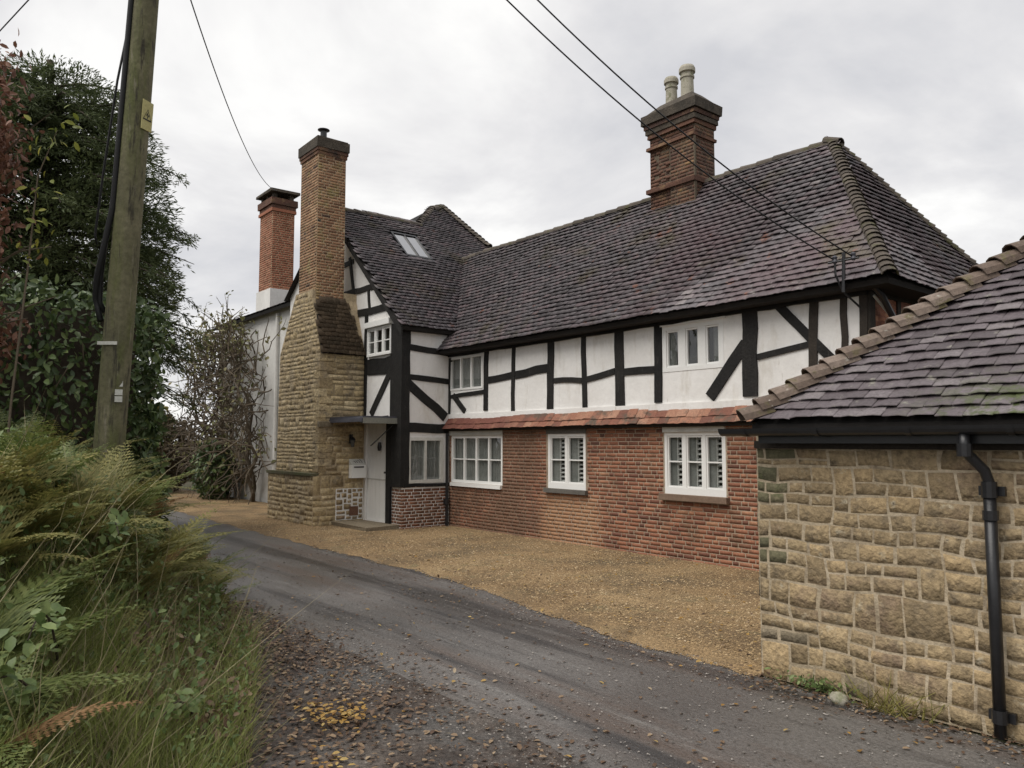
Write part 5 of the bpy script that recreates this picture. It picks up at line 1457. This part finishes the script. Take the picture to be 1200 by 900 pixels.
def fern(x, y, kind, size, nf, lean=(0, 0)):
    z = ground_z(x, y) - .03
    look = {'fern_green': 'green arching', 'fern_gold': 'olive gold turning', 'fern_brown': 'rusty brown dying'}[kind]
    d = edge_y(x) - y
    if (Vector((x, y)) - Vector((-9, 1.8))).length < 1.1: spot = 'around the foot of the leaning pole'
    elif x < -9.6: spot = 'in front of the laurel hedge'
    elif d < 1.0: spot = 'overhanging the road edge of the bank'
    elif y < .75 and x > -6.5: spot = 'at the left edge nearest the camera'
    elif y < .75: spot = 'below the russet beech at the left edge'
    else: spot = 'in the middle of the bank'
    big = 'tall' if size > .8 else 'low'
    lab = f'{big} {look} bracken fern {spot}'
    t = thing('bracken_fern', (x, y, z), lab, 'fern', f'{big} {look} bracken {spot}')
    a0 = random.uniform(0, 6.28)
    for k in range(nf):
        az = a0 + 6.283 * k / nf + random.gauss(0, .3); el = R_(random.uniform(28, 74)); L = size * random.uniform(.7, 1.15)
        yv = Vector((math.cos(az) * math.cos(el) + lean[0], math.sin(az) * math.cos(el) + lean[1], math.sin(el))).normalized()
        xv = yv.cross(Vector((0, 0, 1))).normalized(); zv = xv.cross(yv)
        key = (random.randrange(len(FR)), kind if random.random() < .80 else random.choice(('fern_gold', 'fern_green', 'fern_brown', 'fern_green')))
        if key not in fr_me: fr_me[key] = np_mesh('frond', FR[key[0]][0], FR[key[0]][1], M[key[1]])
        A = Matrix((( xv.x * L, yv.x * L, zv.x * L, x), (xv.y * L, yv.y * L, zv.y * L, y), (xv.z * L, yv.z * L, zv.z * L, z), (0, 0, 0, 1)))
        link(bpy.data.objects.new('frond', fr_me[key]), t, A)
random.seed(77)
cnt = 0; tries = 0; spots = []
while cnt < 135 and tries < 9000:
    tries += 1
    x = random.uniform(-12.2, -3.9); d = random.uniform(.25, 3.4); y = edge_y(x) - d
    if y > 3.1 or y < -2.2: continue
    # the grassy foreground stays mostly clear of bracken
    if x > -5.6 and d < 1.15: continue
    if x > -7.0 and d < .65: continue
    if any((x - a) ** 2 + (y - b) ** 2 < .27 ** 2 for a, b in spots): continue
    spots.append((x, y)); cnt += 1
    u = noise.noise(Vector((x * .55, y * .7, 3)))
    kind = 'fern_brown' if (y < .35 and u > .08 and x > -7.0) else ('fern_gold' if u > .10 else 'fern_green')
    fern(x, y, kind, random.uniform(.62, 1.0) * (.9 if d < .9 else 1.15), random.randint(6, 8), (.12, .05))

def blade_template(seed):
    r = random.Random(seed); b = r.uniform(.15, .6); V = []
    for k in range(4):
        s = k / 3; w = .5 * (1 - s * .75)
        V += [(-w, b * s * s, s - .25 * b * s * s), (w, b * s * s, s - .25 * b * s * s)] if k < 3 else [(0, b, 1 - .25 * b)]
    return np.array(V), np.array([(0, 1, 3), (0, 3, 2), (2, 3, 5), (2, 5, 4), (4, 5, 6)])
BL = [blade_template(k) for k in range(4)]
def blades(name, P, h, w, mat, lean=.25):
    Vs, Fs, off = [], [], 0
    n = len(P); ids = rng.integers(0, len(BL), n)
    for t in range(len(BL)):
        p = P[ids == t]; m = len(p)
        a = rng.uniform(0, 6.283, m); hh = rng.uniform(*h, m); ww = rng.uniform(*w, m)
        A = np.zeros((m, 4, 4)); A[:, 3, 3] = 1
        A[:, 0, 0] = np.cos(a) * ww; A[:, 1, 0] = np.sin(a) * ww
        A[:, 0, 1] = -np.sin(a) * hh; A[:, 1, 1] = np.cos(a) * hh
        A[:, 0, 2] = rng.normal(0, lean, m) * hh; A[:, 1, 2] = rng.normal(0, lean, m) * hh; A[:, 2, 2] = hh
        A[:, :3, 3] = p
        V, F = join_template(*BL[t], A); Vs.append(V); Fs.append(F + off); off += len(V)
    return stuff_mesh(name, np.vstack(Vs), np.vstack(Fs), mat)
def bank_points(n, x0, x1, d0, d1, p=1.0, clump=None):
    P = []
    while len(P) < n:
        x = x1 - (x1 - x0) * random.random() ** p; d = random.uniform(d0, d1); y = edge_y(x) - d
        if clump is not None and noise.noise(Vector((x * 1.7, y * 1.7, clump))) + random.uniform(-.25, .25) < 0: continue
        P.append((x, y, ground_z(x, y)))
    return np.array(P)
blades('grass', bank_points(30000, -9.5, -2.2, .02, 1.9, 1.25), (.06, .22), (.0035, .008), M['grass'], .3)
blades('grass', bank_points(9000, -7, -2.4, .1, 1.5, 1.2, 1.0), (.2, .42), (.004, .009), M['grass'], .45)
blades('dry_grass', bank_points(6500, -8, -2.4, .0, 1.9, 1.2, 5.0), (.12, .42), (.003, .006), M['straw'], .6)
blades('dry_stalks', bank_points(230, -6.8, -3.0, .2, 2.0), (.45, 1.0), (.005, .009), M['straw'], .5)
# low broad-leaved plants
P = bank_points(9000, -10.5, -2.4, .05, 2.3, 1.1, 9.0); P[:, 2] += rng.uniform(.03, .34, len(P))
o = leaves('ground_cover', P, np.tile(np.array([[.2, -.1, 1.0]]), (len(P), 1)), rng.uniform(.02, .055, len(P)), LEAF4, M['bramble'], None, droop=.1, jit=.55); o['kind'] = 'stuff'
P = bank_points(2600, -9.0, -4.6, .3, 2.4, 1.0, 14.0); P[:, 2] += rng.uniform(.15, .55, len(P))
o = leaves('ground_cover', P, np.tile(np.array([[.3, -.2, 1.0]]), (len(P), 1)), rng.uniform(.035, .075, len(P)), LEAF4, M['bramble'], None, droop=.25, jit=.6); o['kind'] = 'stuff'
P = bank_points(2600, -9.5, -4.5, .05, .8, 1.0); P[:, 2] += rng.uniform(.02, .25, len(P))
o = leaves('dead_ground_cover', P, np.tile(np.array([[.2, -.1, 1.0]]), (len(P), 1)), rng.uniform(.03, .08, len(P)), LEAF4, M['litter'], None, droop=.1, jit=.7); o['kind'] = 'stuff'

def flat_leaves(name, P, size, mat):
    n = len(P); yv = rand_dirs(n); yv[:, 2] *= .18
    V, F = join_template(*LEAF4, frames(P, yv, np.tile(np.array([[0, 0, 1.0]]), (n, 1)) + rand_dirs(n) * .3, rng.uniform(*size, n), 1.25))
    return stuff_mesh(name, V, F, mat)
def road_z(x, y):
    t = (y - road_lo(x)) / (road_hi(x) - road_lo(x)); return .012 + .03 * math.sin(math.pi * t) if 0 < t < 1 else .016
P = []
while len(P) < 7800:
    x = -1.2 - 9.5 * random.random() ** 1.15; e, l = edge_y(x), road_lo(x)
    t = random.random(); y = e - .25 + (l + .35 - e + .25) * t
    if t > .5 and random.random() < (t - .5) * 2.1: continue
    if x > -4.2 and random.random() < .35: continue
    P.append((x, y, max(.016, ground_z(x, y) + .02) + random.uniform(0, .012)))
flat_leaves('leaf_litter', np.array(P), (.014, .056), M['litter'])
P = []
while len(P) < 1500:
    x = random.uniform(-13, -.8); y = random.uniform(road_lo(x), road_hi(x)); c = min(abs(y - road_lo(x)), abs(y - road_hi(x)) + .25, abs(y - 5.35) + .1 if x > -3.6 else 9)
    if random.random() > .07 + math.exp(-c * 4): continue
    P.append((x, y, road_z(x, y)))
for k in range(420):
    x = -3.7 - 11 * random.random() ** 1.2; P.append((x, road_hi(x) + abs(random.gauss(0, 1.1)) - .1, .05)) if random.random() < .8 else None
    x = random.uniform(-3.6, -.6); P.append((x, 5.44 - abs(random.gauss(0, .16)), .02 + random.uniform(0, .02)))
flat_leaves('leaf_litter', np.array(P), (.02, .055), M['litter'])
P = [(-4.85 + random.gauss(0, .16), 2.42 + random.gauss(0, .11), .035 + random.uniform(0, .03)) for k in range(130)]
P += [(-4.1 + random.gauss(0, .15), 2.0 + random.gauss(0, .1), .035 + random.uniform(0, .02)) for k in range(30)]
for k in range(330):
    x = -3.7 - 11 * random.random() ** 1.2; y = random.uniform(road_hi(x) - .15, 9.5); P.append((x, y, .045))
for k in range(90):
    x = random.uniform(-10, -1); y = random.uniform(road_lo(x) - .4, road_hi(x)); P.append((x, y, road_z(x, y) + .004))
flat_leaves('yellow_leaves', np.array(P), (.028, .06), M['yellow_leaf'])

random.seed(5)
for k in range(6):
    x = random.uniform(-6.6, -3.6); y = edge_y(x) - random.uniform(.3, 1.3); z = ground_z(x, y)
    where = ('at the near left corner of the bank' if x > -4.3 else 'low on the bank beside the leaf litter' if edge_y(x) - y < .7 else 'among the grass halfway up the bank' if x > -5.4 else 'in front of the green bracken')
    t = thing('bramble', (x, y, z), f'arching bramble shoot with small oval leaves {where}', 'bramble', f'bramble shoots {where}')
    az = random.uniform(-2.6, .3); L = random.uniform(.5, 1.0); H = random.uniform(.45, .85)
    st_ = [Vector((x, y, z - .03)) + Vector((math.cos(az) * L * q, math.sin(az) * L * q, H * (1.9 * q - 1.25 * q * q))) for q in np.linspace(0, 1, 9)]
    MB().tube(st_, [.007, .0068, .0064, .006, .0055, .005, .0045, .004, .003], 5, False).build('stem', M['bark'], t, smooth=True)
    P = [st_[i].lerp(st_[i + 1], random.random()) + Vector(rng.normal(0, .035, 3)) for i in range(2, 8) for q in range(7)]
    leaves('foliage', np.array([tuple(p) for p in P]), np.tile(np.array([[.3, -.2, 1.0]]), (len(P), 1)), rng.uniform(.04, .085, len(P)), LEAF4, M['bramble'], t, droop=.2, jit=.5, width=1.3)

# weeds and a stone at the foot of the outbuilding wall
wd_ = thing('weed_clump', (-2.55, 5.36, .0), 'flattened yellowing strap leaved weed at foot of the sandstone wall', 'weed')
P = np.array([(-2.55 + random.gauss(0, .16), 5.36 + random.gauss(0, .03), .015) for k in range(90)])
o = blades('strap_leaf', P, (.12, .3), (.006, .012), M['far_yellow'], .9); o.parent = wd_; o.matrix_basis = W[wd_.name].inverted()
del o['kind']
wd2 = thing('low_weed', (-3.05, 5.4, .0), 'small green weed between the loose white stone and the wall corner', 'weed')
P = np.array([(-3.1 + random.gauss(0, .15), 5.42 + random.gauss(0, .03), random.uniform(.02, .10)) for k in range(150)])
leaves('foliage', P, np.tile(np.array([[.2, -.4, 1.0]]), (len(P), 1)), rng.uniform(.025, .06, len(P)), LEAF4, M['bramble'], wd2, droop=.1, jit=.6)
bm2 = bmesh_stone = MB()
V, F = [], []
for j in range(5):
    for i in range(8):
        th = math.pi * j / 4; ph = 2 * math.pi * i / 8
        q = Vector((math.sin(th) * math.cos(ph) * .075, math.sin(th) * math.sin(ph) * .055, math.cos(th) * .05)); q *= 1 + .25 * noise.noise(q * 18)
        V.append(q + Vector((-2.87, 5.30, .045)))
for j in range(4):
    for i in range(8): F.append((j * 8 + i, (j + 1) * 8 + i, (j + 1) * 8 + (i + 1) % 8, j * 8 + (i + 1) % 8))
o = MB().add(V, F).build('loose_stone', M['pot'], None, smooth=True)
tag(o, 'loose pale stone lying in the weeds at the foot of the wall', 'stone')
